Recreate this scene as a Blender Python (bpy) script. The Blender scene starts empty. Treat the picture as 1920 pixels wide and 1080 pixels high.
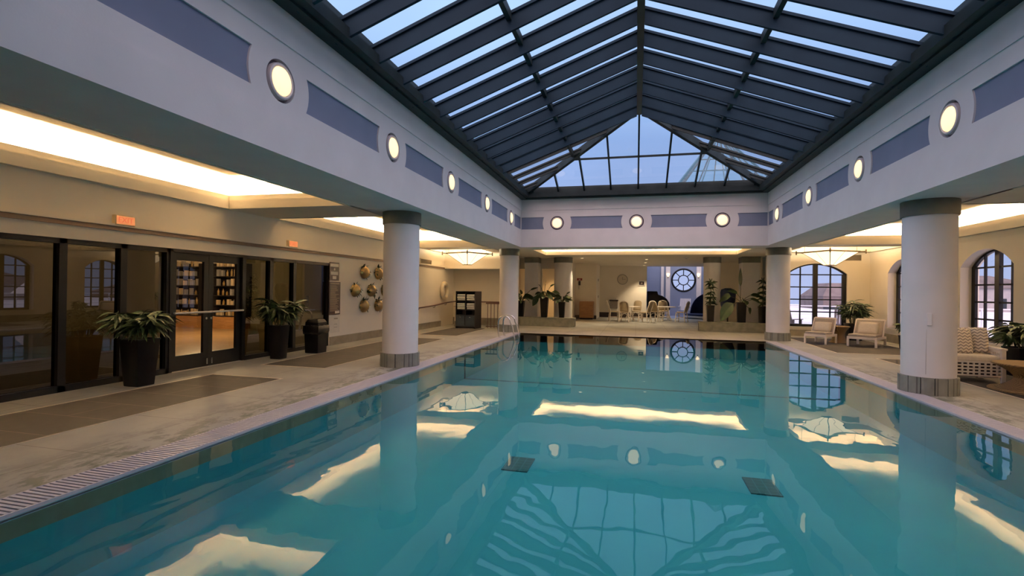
import bpy, bmesh, math, random
from mathutils import Vector, Matrix
from mathutils.geometry import tessellate_polygon
random.seed(7)
PI = math.pi
SC = bpy.context.scene
COL = SC.collection

# ------------------------------------------------------------------ materials
def srgb(r, g, b):
    f = lambda c: (c/255/12.92) if c/255 <= 0.04045 else ((c/255+0.055)/1.055)**2.4
    return (f(r), f(g), f(b), 1.0)

def nodes_of(name):
    m = bpy.data.materials.new(name); m.use_nodes = True
    nt = m.node_tree
    return m, nt, nt.nodes['Principled BSDF']

def N(nt, t, **kw):
    n = nt.nodes.new(t)
    for k, v in kw.items():
        if k in n.inputs: n.inputs[k].default_value = v
        else: setattr(n, k, v)
    return n

def coords(nt, scale=(1, 1, 1), world=True, rot=(0, 0, 0)):
    mp = N(nt, 'ShaderNodeMapping'); mp.inputs['Scale'].default_value = scale; mp.inputs['Rotation'].default_value = rot
    if world: nt.links.new(N(nt, 'ShaderNodeNewGeometry').outputs['Position'], mp.inputs['Vector'])
    else: nt.links.new(N(nt, 'ShaderNodeTexCoord').outputs['Object'], mp.inputs['Vector'])
    return mp.outputs[0]

def noise_mat(name, c1, c2, scale=3.0, rough=0.6, bump=0.0, stretch=(1, 1, 1), world=True, detail=5, metal=0.0, lo=0.35, hi=0.65, bscale=None):
    m, nt, b = nodes_of(name)
    v = coords(nt, stretch, world)
    nz = N(nt, 'ShaderNodeTexNoise', Scale=scale, Detail=detail)
    nt.links.new(v, nz.inputs['Vector'])
    r = N(nt, 'ShaderNodeValToRGB')
    r.color_ramp.elements[0].position = lo; r.color_ramp.elements[0].color = c1
    r.color_ramp.elements[1].position = hi; r.color_ramp.elements[1].color = c2
    nt.links.new(nz.outputs['Fac'], r.inputs['Fac'])
    nt.links.new(r.outputs['Color'], b.inputs['Base Color'])
    b.inputs['Roughness'].default_value = rough; b.inputs['Metallic'].default_value = metal
    if bump:
        n2 = N(nt, 'ShaderNodeTexNoise', Scale=bscale or scale*8, Detail=3)
        nt.links.new(v, n2.inputs['Vector'])
        bp = N(nt, 'ShaderNodeBump', Strength=bump, Distance=0.02)
        nt.links.new(n2.outputs['Fac'], bp.inputs['Height']); nt.links.new(bp.outputs[0], b.inputs['Normal'])
    return m

def tile_mat(name, c1, c2, mortar, bw, bh, ms=0.01, rough=0.5, rot=(0, 0, 0), offset=0.5, world=True, spec=0.5):
    m, nt, b = nodes_of(name)
    v = coords(nt, (1, 1, 1), world, rot)
    br = N(nt, 'ShaderNodeTexBrick', Scale=1.0)
    br.inputs['Brick Width'].default_value = bw; br.inputs['Row Height'].default_value = bh
    br.inputs['Mortar Size'].default_value = ms
    br.inputs['Color1'].default_value = c1; br.inputs['Color2'].default_value = c2; br.inputs['Mortar'].default_value = mortar
    br.offset = offset
    nt.links.new(v, br.inputs['Vector'])
    nz = N(nt, 'ShaderNodeTexNoise', Scale=7.0, Detail=6); nt.links.new(v, nz.inputs['Vector'])
    mx = N(nt, 'ShaderNodeMix', data_type='RGBA', blend_type='MULTIPLY'); mx.inputs[0].default_value = 0.55
    nt.links.new(br.outputs['Color'], mx.inputs[6]); nt.links.new(nz.outputs['Fac'], mx.inputs[7])
    g = N(nt, 'ShaderNodeGamma', Gamma=0.8); nt.links.new(mx.outputs[2], g.inputs['Color'])
    nt.links.new(g.outputs[0], b.inputs['Base Color'])
    b.inputs['Roughness'].default_value = rough
    b.inputs['Specular IOR Level'].default_value = spec
    bp = N(nt, 'ShaderNodeBump', Strength=0.35, Distance=0.01)
    nt.links.new(br.outputs['Fac'], bp.inputs['Height']); bp.invert = True
    nt.links.new(bp.outputs[0], b.inputs['Normal'])
    return m

def weave_mat(name, c1, c2, scale=60, rough=0.7, bands='wave'):
    m, nt, b = nodes_of(name)
    v = coords(nt, (1, 1, 1), False)
    w1 = N(nt, 'ShaderNodeTexWave', Scale=scale, Distortion=1.5); w1.bands_direction = 'Z'
    w2 = N(nt, 'ShaderNodeTexWave', Scale=scale*0.8, Distortion=1.5); w2.bands_direction = 'DIAGONAL'
    nt.links.new(v, w1.inputs['Vector']); nt.links.new(v, w2.inputs['Vector'])
    ml = N(nt, 'ShaderNodeMath', operation='MULTIPLY')
    nt.links.new(w1.outputs['Fac'], ml.inputs[0]); nt.links.new(w2.outputs['Fac'], ml.inputs[1])
    r = N(nt, 'ShaderNodeValToRGB'); r.color_ramp.elements[0].color = c1; r.color_ramp.elements[1].color = c2
    r.color_ramp.elements[1].position = 0.6
    nt.links.new(ml.outputs[0], r.inputs[0]); nt.links.new(r.outputs[0], b.inputs['Base Color'])
    b.inputs['Roughness'].default_value = rough
    bp = N(nt, 'ShaderNodeBump', Strength=0.5, Distance=0.01)
    nt.links.new(ml.outputs[0], bp.inputs['Height']); nt.links.new(bp.outputs[0], b.inputs['Normal'])
    return m

def plain(name, c, rough=0.5, metal=0.0, emit=None, es=0.0, spec=0.5):
    m, nt, b = nodes_of(name)
    v = coords(nt, (1, 1, 1), False)
    nz = N(nt, 'ShaderNodeTexNoise', Scale=12.0, Detail=4); nt.links.new(v, nz.inputs['Vector'])
    mx = N(nt, 'ShaderNodeMix', data_type='RGBA', blend_type='MIX')
    mx.inputs[6].default_value = tuple(x*0.9 for x in c[:3])+(1,); mx.inputs[7].default_value = tuple(min(1, x*1.08) for x in c[:3])+(1,)
    nt.links.new(nz.outputs['Fac'], mx.inputs[0]); nt.links.new(mx.outputs[2], b.inputs['Base Color'])
    b.inputs['Roughness'].default_value = rough; b.inputs['Metallic'].default_value = metal
    b.inputs['Specular IOR Level'].default_value = spec
    if emit:
        b.inputs['Emission Color'].default_value = emit; b.inputs['Emission Strength'].default_value = es
    return m

def glass_mat(name, tint=(1, 1, 1, 1), ior=1.5, gain=1.0, rough=0.0):
    m = bpy.data.materials.new(name); m.use_nodes = True; nt = m.node_tree
    nt.nodes.remove(nt.nodes['Principled BSDF']); out = nt.nodes['Material Output']
    tr = N(nt, 'ShaderNodeBsdfTransparent'); tr.inputs['Color'].default_value = tint
    gl = N(nt, 'ShaderNodeBsdfGlossy'); gl.inputs['Roughness'].default_value = rough
    fr = N(nt, 'ShaderNodeFresnel')
    # same reflectance from either side of a thin pane
    ge = N(nt, 'ShaderNodeNewGeometry'); e1 = N(nt, 'ShaderNodeMath', operation='MULTIPLY_ADD'); e1.inputs[1].default_value = -2; e1.inputs[2].default_value = 1
    pw = N(nt, 'ShaderNodeMath', operation='POWER'); pw.inputs[0].default_value = ior
    nt.links.new(ge.outputs['Backfacing'], e1.inputs[0]); nt.links.new(e1.outputs[0], pw.inputs[1]); nt.links.new(pw.outputs[0], fr.inputs['IOR'])
    ml = N(nt, 'ShaderNodeMath', operation='MULTIPLY'); ml.inputs[1].default_value = gain; ml.use_clamp = True
    nt.links.new(fr.outputs[0], ml.inputs[0])
    mx = N(nt, 'ShaderNodeMixShader')
    nt.links.new(ml.outputs[0], mx.inputs[0]); nt.links.new(tr.outputs[0], mx.inputs[1]); nt.links.new(gl.outputs[0], mx.inputs[2])
    nt.links.new(mx.outputs[0], out.inputs['Surface'])
    return m, nt, gl, fr

M = {}
M['plaster'] = noise_mat('white_plaster', (.70, .67, .66, 1), (.74, .71, .70, 1), 2.0, 0.75, 0.05, bscale=60)
M['cream'] = noise_mat('cream_plaster', (.86, .79, .67, 1), (.89, .82, .70, 1), 1.5, 0.8, 0.05, bscale=60)
M['ceil'] = noise_mat('ceiling_plaster', (.68, .63, .54, 1), (.72, .67, .58, 1), 1.5, 0.85, 0.03, bscale=50)
M['blue_panel'] = noise_mat('slate_blue_paint', (.21, .24, .335, 1), (.23, .26, .36, 1), 2.0, 0.8)
M['pale_blue'] = noise_mat('pale_blue_paint', (.24, .31, .45, 1), (.27, .34, .48, 1), 1.0, 0.8)
M['white_paint'] = plain('white_paint', (.78, .77, .75, 1), 0.5)
M['black_metal'] = plain('black_metal', (.006, .006, .007, 1), 0.42, spec=.22)
M['roof_metal'] = noise_mat('dark_green_painted_steel', (.022, .034, .036, 1), (.032, .046, .048, 1), 3.0, 0.5)
M['rafter'] = noise_mat('dark_blue_grey_steel', (.011, .030, .050, 1), (.014, .037, .060, 1), 2.0, 0.7)
M['chrome'] = plain('polished_steel', (.75, .75, .76, 1), 0.12, 1.0)
for k_ in ('rafter', 'roof_metal'): M[k_].node_tree.nodes['Principled BSDF'].inputs['Specular IOR Level'].default_value = .15
M['slate'] = tile_mat('dark_slate_paving', (.036, .033, .030, 1), (.028, .026, .024, 1), (.11, .09, .07, 1), 1.25, 0.62, 0.006, 0.7, spec=.06)
M['trim_line'] = plain('pale_stone_strip', (.62, .55, .42, 1), 0.5)
M['col_tile'] = tile_mat('grey_green_column_tile', (.20, .21, .18, 1), (.16, .17, .145, 1), (.07, .07, .06, 1), 0.22, 5.0, 0.008, 0.5)
M['cap_tile'] = noise_mat('dark_grey_green_stone', (.10, .105, .085, 1), (.15, .15, .125, 1), 4.0, 0.6, 0.1)
M['base_tile'] = noise_mat('grey_green_skirting_tile', (.20, .18, .135, 1), (.28, .25, .19, 1), 5.0, 0.4, 0.05)
M['plinth'] = noise_mat('grey_green_stone', (.15, .155, .12, 1), (.22, .22, .175, 1), 5.0, 0.55, 0.08)
M['grate'] = plain('pale_lilac_plastic', (.52, .50, .55, 1), 0.45)
M['taupe'] = plain('taupe_shadow_line', (.27, .19, .13, 1), 0.6)  # shadow line of the wall moulding, put into the colour
M['satin'] = plain('satin_silver_metal', (.80, .74, .64, 1), 0.5)
M['wood'] = noise_mat('honey_oak', (.40, .20, .075, 1), (.55, .30, .12, 1), 3.0, 0.4, stretch=(1, 14, 14), world=False)
M['wood_floor'] = tile_mat('oak_plank_floor', (.42, .24, .10, 1), (.50, .30, .13, 1), (.22, .12, .05, 1), 1.6, 0.16, 0.004, 0.35)
M['dark_wood'] = noise_mat('dark_brown_wood', (.035, .022, .018, 1), (.055, .035, .028, 1), 4.0, 0.4, stretch=(1, 1, 8), world=False)
M['rail_wood'] = plain('dark_red_brown_wood', (.10, .035, .025, 1), 0.35)
M['pot_black'] = plain('black_glazed_planter', (.005, .0045, .006, 1), 0.4, spec=.2)
M['soil'] = noise_mat('dark_potting_soil', (.02, .014, .01, 1), (.04, .03, .02, 1), 40, 0.95, world=False)
M['leaf'] = noise_mat('dark_green_leaf', (.011, .028, .008, 1), (.026, .056, .014, 1), 6.0, 0.4, world=False)
M['leaf2'] = noise_mat('olive_green_leaf', (.020, .042, .010, 1), (.045, .075, .02, 1), 6.0, 0.4, world=False)
M['stem'] = plain('brown_green_stem', (.07, .065, .03, 1), 0.7)
M['brass'] = noise_mat('bronze_gold_metal', (.30, .21, .09, 1), (.42, .30, .14, 1), 8.0, 0.38, metal=0.75, world=False)
M['rattan'] = plain('pale_cane', (.86, .77, .66, 1), 0.45)
M['cane_seat'] = weave_mat('woven_tan_cane', (.40, .30, .18, 1), (.66, .54, .36, 1), 40)
M['wicker'] = weave_mat('golden_brown_wicker', (.10, .06, .022, 1), (.36, .235, .10, 1), 26)
M['cushion'] = noise_mat('cream_canvas', (.74, .65, .52, 1), (.80, .71, .57, 1), 30, 0.9, 0.15, world=False)
M['lounge_fab'] = noise_mat('taupe_sling_fabric', (.36, .31, .26, 1), (.44, .38, .32, 1), 40, 0.9, 0.15, world=False)
M['towel'] = noise_mat('white_terry_cloth', (.72, .69, .64, 1), (.82, .79, .74, 1), 60, 0.95, 0.4, world=False)
M['rack'] = plain('charcoal_brown_laminate', (.015, .012, .014, 1), 0.45, spec=.25)
M['rack_door'] = plain('slate_blue_laminate', (.022, .032, .045, 1), 0.45, spec=.25)
M['navy'] = noise_mat('navy_canvas', (.012, .022, .075, 1), (.02, .032, .10, 1), 20, 0.85, world=False)
M['sign_dark'] = plain('dark_brown_sign_board', (.022, .008, .010, 1), 0.4)
M['sign_white'] = plain('white_lettering', (.72, .68, .60, 1), 0.5)
M['sign_grey'] = plain('pale_grey_lettering', (.34, .30, .22, 1), 0.5)
M['sign_red'] = plain('red_sign_board', (.28, .03, .025, 1), 0.45)
M['exit_box'] = plain('cream_sign_housing', (.70, .56, .36, 1), 0.5)
M['exit_face'] = plain('lit_orange_sign_face', (.8, .35, .18, 1), 0.5, emit=(1, .36, .13, 1), es=0.36)
M['exit_text'] = plain('red_sign_letters', (.75, .2, .12, 1), 0.5, emit=(1, .2, .09, 1), es=0.40)
M['vent'] = plain('grey_brown_louvre', (.20, .16, .11, 1), 0.5)
M['paper'] = plain('white_paper', (.78, .72, .62, 1), 0.7)
M['black_plastic'] = plain('black_plastic', (.006, .0055, .006, 1), 0.45, spec=.2)
M['bag'] = plain('black_bin_liner', (.010, .009, .009, 1), 0.35, spec=.35)
M['life_ring'] = plain('cream_life_ring_foam', (.80, .70, .52, 1), 0.5)
M['lamp_lens'] = plain('lit_frosted_glass', (.9, .8, .6, 1), 0.4, emit=(1, .68, .31, 1), es=1.25)
M['lamp_ring'] = plain('white_lamp_bezel', (.66, .60, .60, 1), 0.4)
M['recess'] = plain('mauve_grey_recess_shade', (.17, .14, .16, 1), 0.7)  # shading inside the lamp recesses, painted in as a dark mauve
M['shade'] = plain('lit_parchment_shade', (.85, .72, .50, 1), 0.6, emit=(1, .76, .46, 1), es=1.45)
M['bronze'] = plain('dark_bronze_frame', (.10, .075, .045, 1), 0.4, 0.6)
M['downlight'] = plain('lit_downlight', (.9, .8, .6, 1), 0.4, emit=(1, .74, .42, 1), es=3.0)
M['grey_plastic'] = plain('grey_plastic', (.42, .38, .33, 1), 0.5)
M['steel_fountain'] = plain('brushed_steel', (.30, .26, .21, 1), 0.35, 0.8)
M['clock_face'] = plain('clock_face_paper', (.70, .62, .50, 1), 0.4)
M['deck_white'] = plain('white_resin', (.70, .72, .76, 1), 0.5)
M['terrace'] = noise_mat('pale_grey_terrace_paving', (.60, .62, .68, 1), (.72, .74, .80, 1), 2.0, 0.8)
M['bldg'] = noise_mat('grey_render', (.30, .30, .32, 1), (.38, .37, .38, 1), 1.0, 0.9)
M['bldg2'] = noise_mat('brown_brick', (.12, .10, .10, 1), (.17, .145, .145, 1), 1.0, 0.9)
M['rail_out'] = plain('pale_painted_railing', (.62, .64, .68, 1), 0.5)
M['product_a'] = plain('cream_carton', (.62, .50, .34, 1), 0.5)
M['product_b'] = plain('amber_bottle', (.34, .22, .08, 1), 0.3)
M['product_c'] = plain('grey_carton', (.30, .29, .29, 1), 0.5)
M['teal_glass_frame'] = plain('teal_painted_steel', (.05, .13, .17, 1), 0.5)
M['drain_tile'] = tile_mat('dark_green_drain_grid', (.010, .050, .052, 1), (.012, .056, .058, 1), (.03, .12, .13, 1), 0.10, 0.10, 0.006, 0.6, offset=0.0)
M['pool_band'] = noise_mat('brown_pool_edge_tile', (.21, .165, .10, 1), (.27, .21, .135, 1), 6.0, 0.4)
M['pool_line'] = plain('dark_marker_tile', (.014, .03, .045, 1), 0.5)

def pool_floor_mat():
    return noise_mat('turquoise_pool_plaster', (.026, .245, .285, 1), (.031, .272, .312, 1), 0.8, 0.7)
M['pool'] = pool_floor_mat()

def deck_mat():
    m, nt, b = nodes_of('worn_travertine_deck')
    v = coords(nt, (1, 1, 1))
    n1 = N(nt, 'ShaderNodeTexNoise', Scale=.8, Detail=5, Roughness=0.55); nt.links.new(v, n1.inputs['Vector'])
    r1 = N(nt, 'ShaderNodeValToRGB'); r1.color_ramp.elements[0].position = .36; r1.color_ramp.elements[1].position = .62
    r1.color_ramp.elements[0].color = (.27, .265, .235, 1); r1.color_ramp.elements[1].color = (.38, .372, .33, 1)
    nt.links.new(n1.outputs['Fac'], r1.inputs[0])
    # dark green-grey wear stains along the pool side
    v2 = coords(nt, (1.6, 0.8, 1))
    n2 = N(nt, 'ShaderNodeTexNoise', Scale=3.4, Detail=9, Roughness=0.72); nt.links.new(v2, n2.inputs['Vector'])
    r2 = N(nt, 'ShaderNodeValToRGB'); r2.color_ramp.elements[0].position = .47; r2.color_ramp.elements[1].position = .55
    nt.links.new(n2.outputs['Fac'], r2.inputs[0])
    sx = N(nt, 'ShaderNodeSeparateXYZ'); nt.links.new(v, sx.inputs[0])
    ab = N(nt, 'ShaderNodeMath', operation='ABSOLUTE'); nt.links.new(sx.outputs[0], ab.inputs[0])
    mr = N(nt, 'ShaderNodeMapRange'); nt.links.new(ab.outputs[0], mr.inputs[0])
    mr.inputs[1].default_value = 4.2; mr.inputs[2].default_value = 5.2; mr.inputs[3].default_value = 1.0; mr.inputs[4].default_value = 0.0
    mm = N(nt, 'ShaderNodeMath', operation='MULTIPLY'); nt.links.new(mr.outputs[0], mm.inputs[0]); nt.links.new(r2.outputs[0], mm.inputs[1])
    my = N(nt, 'ShaderNodeMapRange'); nt.links.new(sx.outputs[1], my.inputs[0])
    my.inputs[1].default_value = 9.0; my.inputs[2].default_value = 16.0; my.inputs[3].default_value = 1.0; my.inputs[4].default_value = 0.0
    m3 = N(nt, 'ShaderNodeMath', operation='MULTIPLY'); nt.links.new(mm.outputs[0], m3.inputs[0]); nt.links.new(my.outputs[0], m3.inputs[1])
    mx = N(nt, 'ShaderNodeMix', data_type='RGBA'); mx.inputs[7].default_value = (.085, .10, .08, 1)
    nt.links.new(m3.outputs[0], mx.inputs[0]); nt.links.new(r1.outputs[0], mx.inputs[6])
    # slab joints
    br = N(nt, 'ShaderNodeTexBrick', Scale=1.0); br.offset = 0
    br.inputs['Brick Width'].default_value = 1.2; br.inputs['Row Height'].default_value = 1.15; br.inputs['Mortar Size'].default_value = .006
    br.inputs['Color1'].default_value = br.inputs['Color2'].default_value = (1, 1, 1, 1); br.inputs['Mortar'].default_value = (.55, .55, .5, 1)
    nt.links.new(v, br.inputs['Vector'])
    m2 = N(nt, 'ShaderNodeMix', data_type='RGBA', blend_type='MULTIPLY'); m2.inputs[0].default_value = 1
    nt.links.new(mx.outputs[2], m2.inputs[6]); nt.links.new(br.outputs['Color'], m2.inputs[7])
    nt.links.new(m2.outputs[2], b.inputs['Base Color'])
    b.inputs['Roughness'].default_value = 0.6; b.inputs['Specular IOR Level'].default_value = .22
    bp = N(nt, 'ShaderNodeBump', Strength=0.1, Distance=.01); nt.links.new(n2.outputs['Fac'], bp.inputs['Height']); nt.links.new(bp.outputs[0], b.inputs['Normal'])
    return m
M['deck'] = deck_mat()

def water_mat():
    m, nt, gl, fr = glass_mat('still_pool_water', (.66, .95, .97, 1), 1.333)
    v = coords(nt, (1, 0.55, 1))
    n1 = N(nt, 'ShaderNodeTexNoise', Scale=1.6, Detail=2.5, Roughness=.5); nt.links.new(v, n1.inputs['Vector'])
    # the water near the camera is livelier than the far end
    sx = N(nt, 'ShaderNodeSeparateXYZ'); nt.links.new(N(nt, 'ShaderNodeNewGeometry').outputs['Position'], sx.inputs[0])
    mr = N(nt, 'ShaderNodeMapRange'); nt.links.new(sx.outputs[1], mr.inputs[0])
    mr.inputs[1].default_value = 3.0; mr.inputs[2].default_value = 9.5; mr.inputs[3].default_value = 0.07; mr.inputs[4].default_value = 0.005
    bp = N(nt, 'ShaderNodeBump', Distance=0.10)
    nt.links.new(mr.outputs[0], bp.inputs['Strength'])
    nt.links.new(n1.outputs['Fac'], bp.inputs['Height'])
    nt.links.new(bp.outputs[0], gl.inputs['Normal']); nt.links.new(bp.outputs[0], fr.inputs['Normal'])
    return m
M['water'] = water_mat()
M['pane'] = glass_mat('clear_window_glass', (.96, .97, .97, 1), 1.45)[0]
M['sky_pane'] = glass_mat('skylight_glass', (.94, .97, .99, 1), 1.45)[0]
M['tint_pane'] = glass_mat('dark_tinted_glass', (.055, .055, .035, 1), 1.5, 2.0)[0]
M['door_pane'] = glass_mat('door_glass', (.86, .84, .78, 1), 1.5, 0.9)[0]
M['teal_glass'] = glass_mat('teal_glass', (.66, .86, .88, 1), 1.5, 1.0)[0]

# ------------------------------------------------------------------ mesh builder
class MB:
    def __init__(s): s.bm = bmesh.new()
    def quadbox(s, p):      # 8 points
        v = [s.bm.verts.new(q) for q in p]
        for f in ((0,3,2,1),(4,5,6,7),(0,1,5,4),(1,2,6,5),(2,3,7,6),(3,0,4,7)):
            s.bm.faces.new([v[i] for i in f])
    def box(s, x0, x1, y0, y1, z0, z1):
        s.quadbox([(x0,y0,z0),(x1,y0,z0),(x1,y1,z0),(x0,y1,z0),(x0,y0,z1),(x1,y0,z1),(x1,y1,z1),(x0,y1,z1)])
        return s
    def bar(s, a, b, w, h, up=(0,0,1)):     # rectangular bar a->b, centred
        a, b = Vector(a), Vector(b); d = (b-a).normalized(); up = Vector(up)
        r = d.cross(up)
        if r.length < 1e-5: r = d.cross(Vector((1,0,0)))
        r.normalize(); u = r.cross(d).normalized()
        r *= w/2; u *= h/2
        s.quadbox([a-r-u, a+r-u, b+r-u, b-r-u, a-r+u, a+r+u, b+r+u, b-r+u])
        return s
    def tube(s, pts, r, n=10, closed=False, r2=None):
        pts = [Vector(p) for p in pts]; rings = []
        L = len(pts); prev = None
        for i, p in enumerate(pts):
            if closed: d = pts[(i+1) % L]-pts[i-1]
            else: d = pts[min(i+1, L-1)]-pts[max(i-1, 0)]
            d.normalize()
            if prev is None:
                a = d.cross(Vector((0,0,1)))
                if a.length < 1e-3: a = d.cross(Vector((1,0,0)))
            else: a = prev - d*prev.dot(d)
            a.normalize(); prev = a; b = d.cross(a)
            rr = r if r2 is None else r+(r2-r)*i/max(1, L-1)
            rings.append([s.bm.verts.new(p+(a*math.cos(2*PI*k/n)+b*math.sin(2*PI*k/n))*rr) for k in range(n)])
        rng = range(L) if closed else range(L-1)
        for i in rng:
            A, B = rings[i], rings[(i+1) % L]
            for k in range(n): s.bm.faces.new((A[k], A[(k+1)%n], B[(k+1)%n], B[k]))
        if not closed:
            s.bm.faces.new(rings[0][::-1]); s.bm.faces.new(rings[-1])
        return s
    def lathe(s, prof, n=24, c=(0,0,0), cap=True, axis='z', sq=False):
        c = Vector(c); rings = []
        for r, z in prof:
            ring = []
            for k in range(n):
                a = 2*PI*(k+0.5)/n
                if sq:
                    m_ = (max(abs(math.cos(a)), abs(math.sin(a)))*0.8+0.2)*1.13
                    x, y = r*math.cos(a)/m_, r*math.sin(a)/m_
                else: x, y = r*math.cos(a), r*math.sin(a)
                p = (x, y, z) if axis == 'z' else ((z, x, y) if axis == 'x' else (x, z, y))
                ring.append(s.bm.verts.new(c+Vector(p)))
            rings.append(ring)
        for A, B in zip(rings, rings[1:]):
            for k in range(n): s.bm.faces.new((A[k], A[(k+1)%n], B[(k+1)%n], B[k]))
        if cap:
            s.bm.faces.new(rings[0][::-1]); s.bm.faces.new(rings[-1])
        return s
    def plate(s, outer, holes, f, d):
        """plate with holes; outline (u,v) mapped by f(u,v,w); thickness d"""
        loops = [outer]+holes
        tri = tessellate_polygon([[Vector((u, v, 0)) for u, v in lp] for lp in loops])
        for w in (0, d):
            vs = [s.bm.verts.new(f(u, v, w)) for lp in loops for u, v in lp]
            for t in tri:
                try: s.bm.faces.new([vs[i] for i in (t if w else t[::-1])])
                except ValueError: pass
        for lp in loops:
            n = len(lp)
            for i in range(n):
                a, b = lp[i], lp[(i+1) % n]
                s.bm.faces.new([s.bm.verts.new(q) for q in (f(*a, 0), f(*b, 0), f(*b, d), f(*a, d))])
        return s
    def loft(s, rings, closed=True, cap=True):
        R = [[s.bm.verts.new(p) for p in r] for r in rings]
        n = len(R[0])
        for A, B in zip(R, R[1:]):
            for k in range(n if closed else n-1): s.bm.faces.new((A[k], A[(k+1)%n], B[(k+1)%n], B[k]))
        if cap and closed:
            s.bm.faces.new(R[0][::-1]); s.bm.faces.new(R[-1])
        return s
    def leaf(s, p, d, L, W, droop=0.5, seg=5, fold=0.18, roll=0.0):
        """arching leaf blade from p in direction d"""
        p = Vector(p); d = Vector(d).normalized()
        side = d.cross(Vector((0,0,1)))
        if side.length < 1e-3: side = Vector((1,0,0))
        side.normalize()
        if roll: side = Matrix.Rotation(roll, 3, d) @ side
        rows = []
        for i in range(seg+1):
            t = i/seg
            w = W*(math.sin(PI*min(1, t**0.75*0.97+0.03))**0.8)*0.5
            up = side.cross(d).normalized()
            rows.append((s.bm.verts.new(p-side*w+up*w*fold), s.bm.verts.new(p), s.bm.verts.new(p+side*w+up*w*fold)))
            d = (d+Vector((0,0,-droop/seg))).normalized()
            p = p+d*(L/seg)
        for A, B in zip(rows, rows[1:]):
            s.bm.faces.new((A[0],A[1],B[1],B[0])); s.bm.faces.new((A[1],A[2],B[2],B[1]))
        return s
    def build(s, name, mat, parent=None, smooth=False, bevel=0.0, loc=None, solid=0.0, angle=35):
        bmesh.ops.remove_doubles(s.bm, verts=s.bm.verts, dist=1e-5)
        bmesh.ops.recalc_face_normals(s.bm, faces=s.bm.faces)
        me = bpy.data.meshes.new(name); s.bm.to_mesh(me); s.bm.free()
        o = bpy.data.objects.new(name, me); COL.objects.link(o)
        me.materials.append(mat if not isinstance(mat, str) else M[mat])
        if smooth:
            for p in me.polygons: p.use_smooth = True
            try: me.set_sharp_from_angle(angle=math.radians(angle))
            except Exception: pass
        if bevel:
            b = o.modifiers.new('bevel', 'BEVEL'); b.width = bevel; b.segments = 2; b.limit_method = 'ANGLE'
        if solid:
            b = o.modifiers.new('thick', 'SOLIDIFY'); b.thickness = solid; b.offset = 0
        if parent: o.parent = parent
        if loc: o.location = loc
        return o

def tag(o, label=None, cat=None, group=None, kind=None):
    if label: o['label'] = label
    if cat: o['category'] = cat
    if group: o['group'] = group
    if kind: o['kind'] = kind
    return o
def thing(name, label, cat, loc=(0,0,0), rz=0.0, group=None):
    o = bpy.data.objects.new(name, None); COL.objects.link(o); o.empty_display_size = .1
    o.location = loc; o.rotation_euler = (0,0,rz)
    return tag(o, label, cat, group)
def struct(o, label=None): 
    o['kind'] = 'structure'
    if label: o['label'] = label; o['category'] = 'structure'
    return o
def copy_thing(src, loc, rz=None, label=None, group=None):
    c = src.copy(); COL.objects.link(c); c.location = loc
    if rz is not None: c.rotation_euler = (0,0,rz)
    if label: c['label'] = label
    if group: c['group'] = group
    def rec(a, b):
        for ch in a.children:
            d = ch.copy(); COL.objects.link(d); d.parent = b; rec(ch, d)
    rec(src, c)
    return c

# ------------------------------------------------------------------ camera (solved from the photograph)
F, YAW, PITCH, ROLL = 943.33, 0.242089, 0.0041094, 0.0139775
cam = bpy.data.cameras.new('camera'); cam.sensor_width = 36; cam.lens = F/1920*36; cam.clip_end = 400; cam.clip_start = .05
co = bpy.data.objects.new('camera', cam); COL.objects.link(co); SC.camera = co
cy, sy = math.cos(YAW), math.sin(YAW)
fwd = Vector((-sy*math.cos(PITCH), cy*math.cos(PITCH), math.sin(PITCH))); rt = Vector((cy, sy, 0)); up = rt.cross(fwd)
r2 = rt*math.cos(ROLL)+up*math.sin(ROLL); u2 = up*math.cos(ROLL)-rt*math.sin(ROLL)
mw = Matrix((r2, u2, -fwd)).transposed().to_4x4(); mw.translation = (0,0,1.5)
co.matrix_world = mw

# ------------------------------------------------------------------ key dimensions
XL, XR, YF, YB = -3.89, 3.92, 0.85, 16.93       # the roof-lit opening
ZS, ZT, ZC = 2.98, 4.61, 3.80                   # beam soffit, fascia top, lamp height
PXL, PXR, PYF, PYB = -3.93, 3.97, 0.95, 17.25   # pool edges
SL, SR = -5.05, 5.0                             # outer edges of the beam soffits
WL, WR = -7.68, 7.9                             # side walls
BK = 17.8
WZ = -0.02                                      # water level
PF = -0.62                                      # pool floor

# ------------------------------------------------------------------ floor
f = MB()
def slab(x0, x1, y0, y1): f.box(x0, x1, y0, y1, -.3, 0)
slab(WL-.3, PXL-.33, -4.2, 30.2); slab(PXR+.29, WR+.5, -4.2, 20.3); slab(PXL-.33, PXR+.29, -4.2, PYF)
slab(PXL-.33, PXR+.29, PYB, 20.3); slab(PXL-.33, 5.3, 20.3, 30.2)
struct(f.build('floor', 'deck'))
# dark slate inlays, each with a pale border strip
inl = [(-6.93, -5.6, -3.5, 7.05), (-6.93, -5.6, 8.25, 14.2), (-6.93, -5.6, 15.3, 18.6),
       (5.55, 6.95, -3.5, 7.6), (5.55, 7.3, 8.7, 13.6), (5.05, 7.3, 14.6, 19.2)]
for i, (x0, x1, y0, y1) in enumerate(inl):
    o = MB().box(x0, x1, y0, y1, -.02, .004).build('trim_%d' % (i+1), 'slate'); struct(o)
    b = MB(); w = .045
    b.box(x0-w, x0, y0-w, y1+w, -.02, .005); b.box(x1, x1+w*.5, y0-w, y1+w, -.02, .005)
    b.box(x0, x1, y1, y1+w, -.02, .005); b.box(x0, x1, y0-w, y0, -.02, .005)
    b.build('border_strip', 'trim_line', o)

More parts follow.
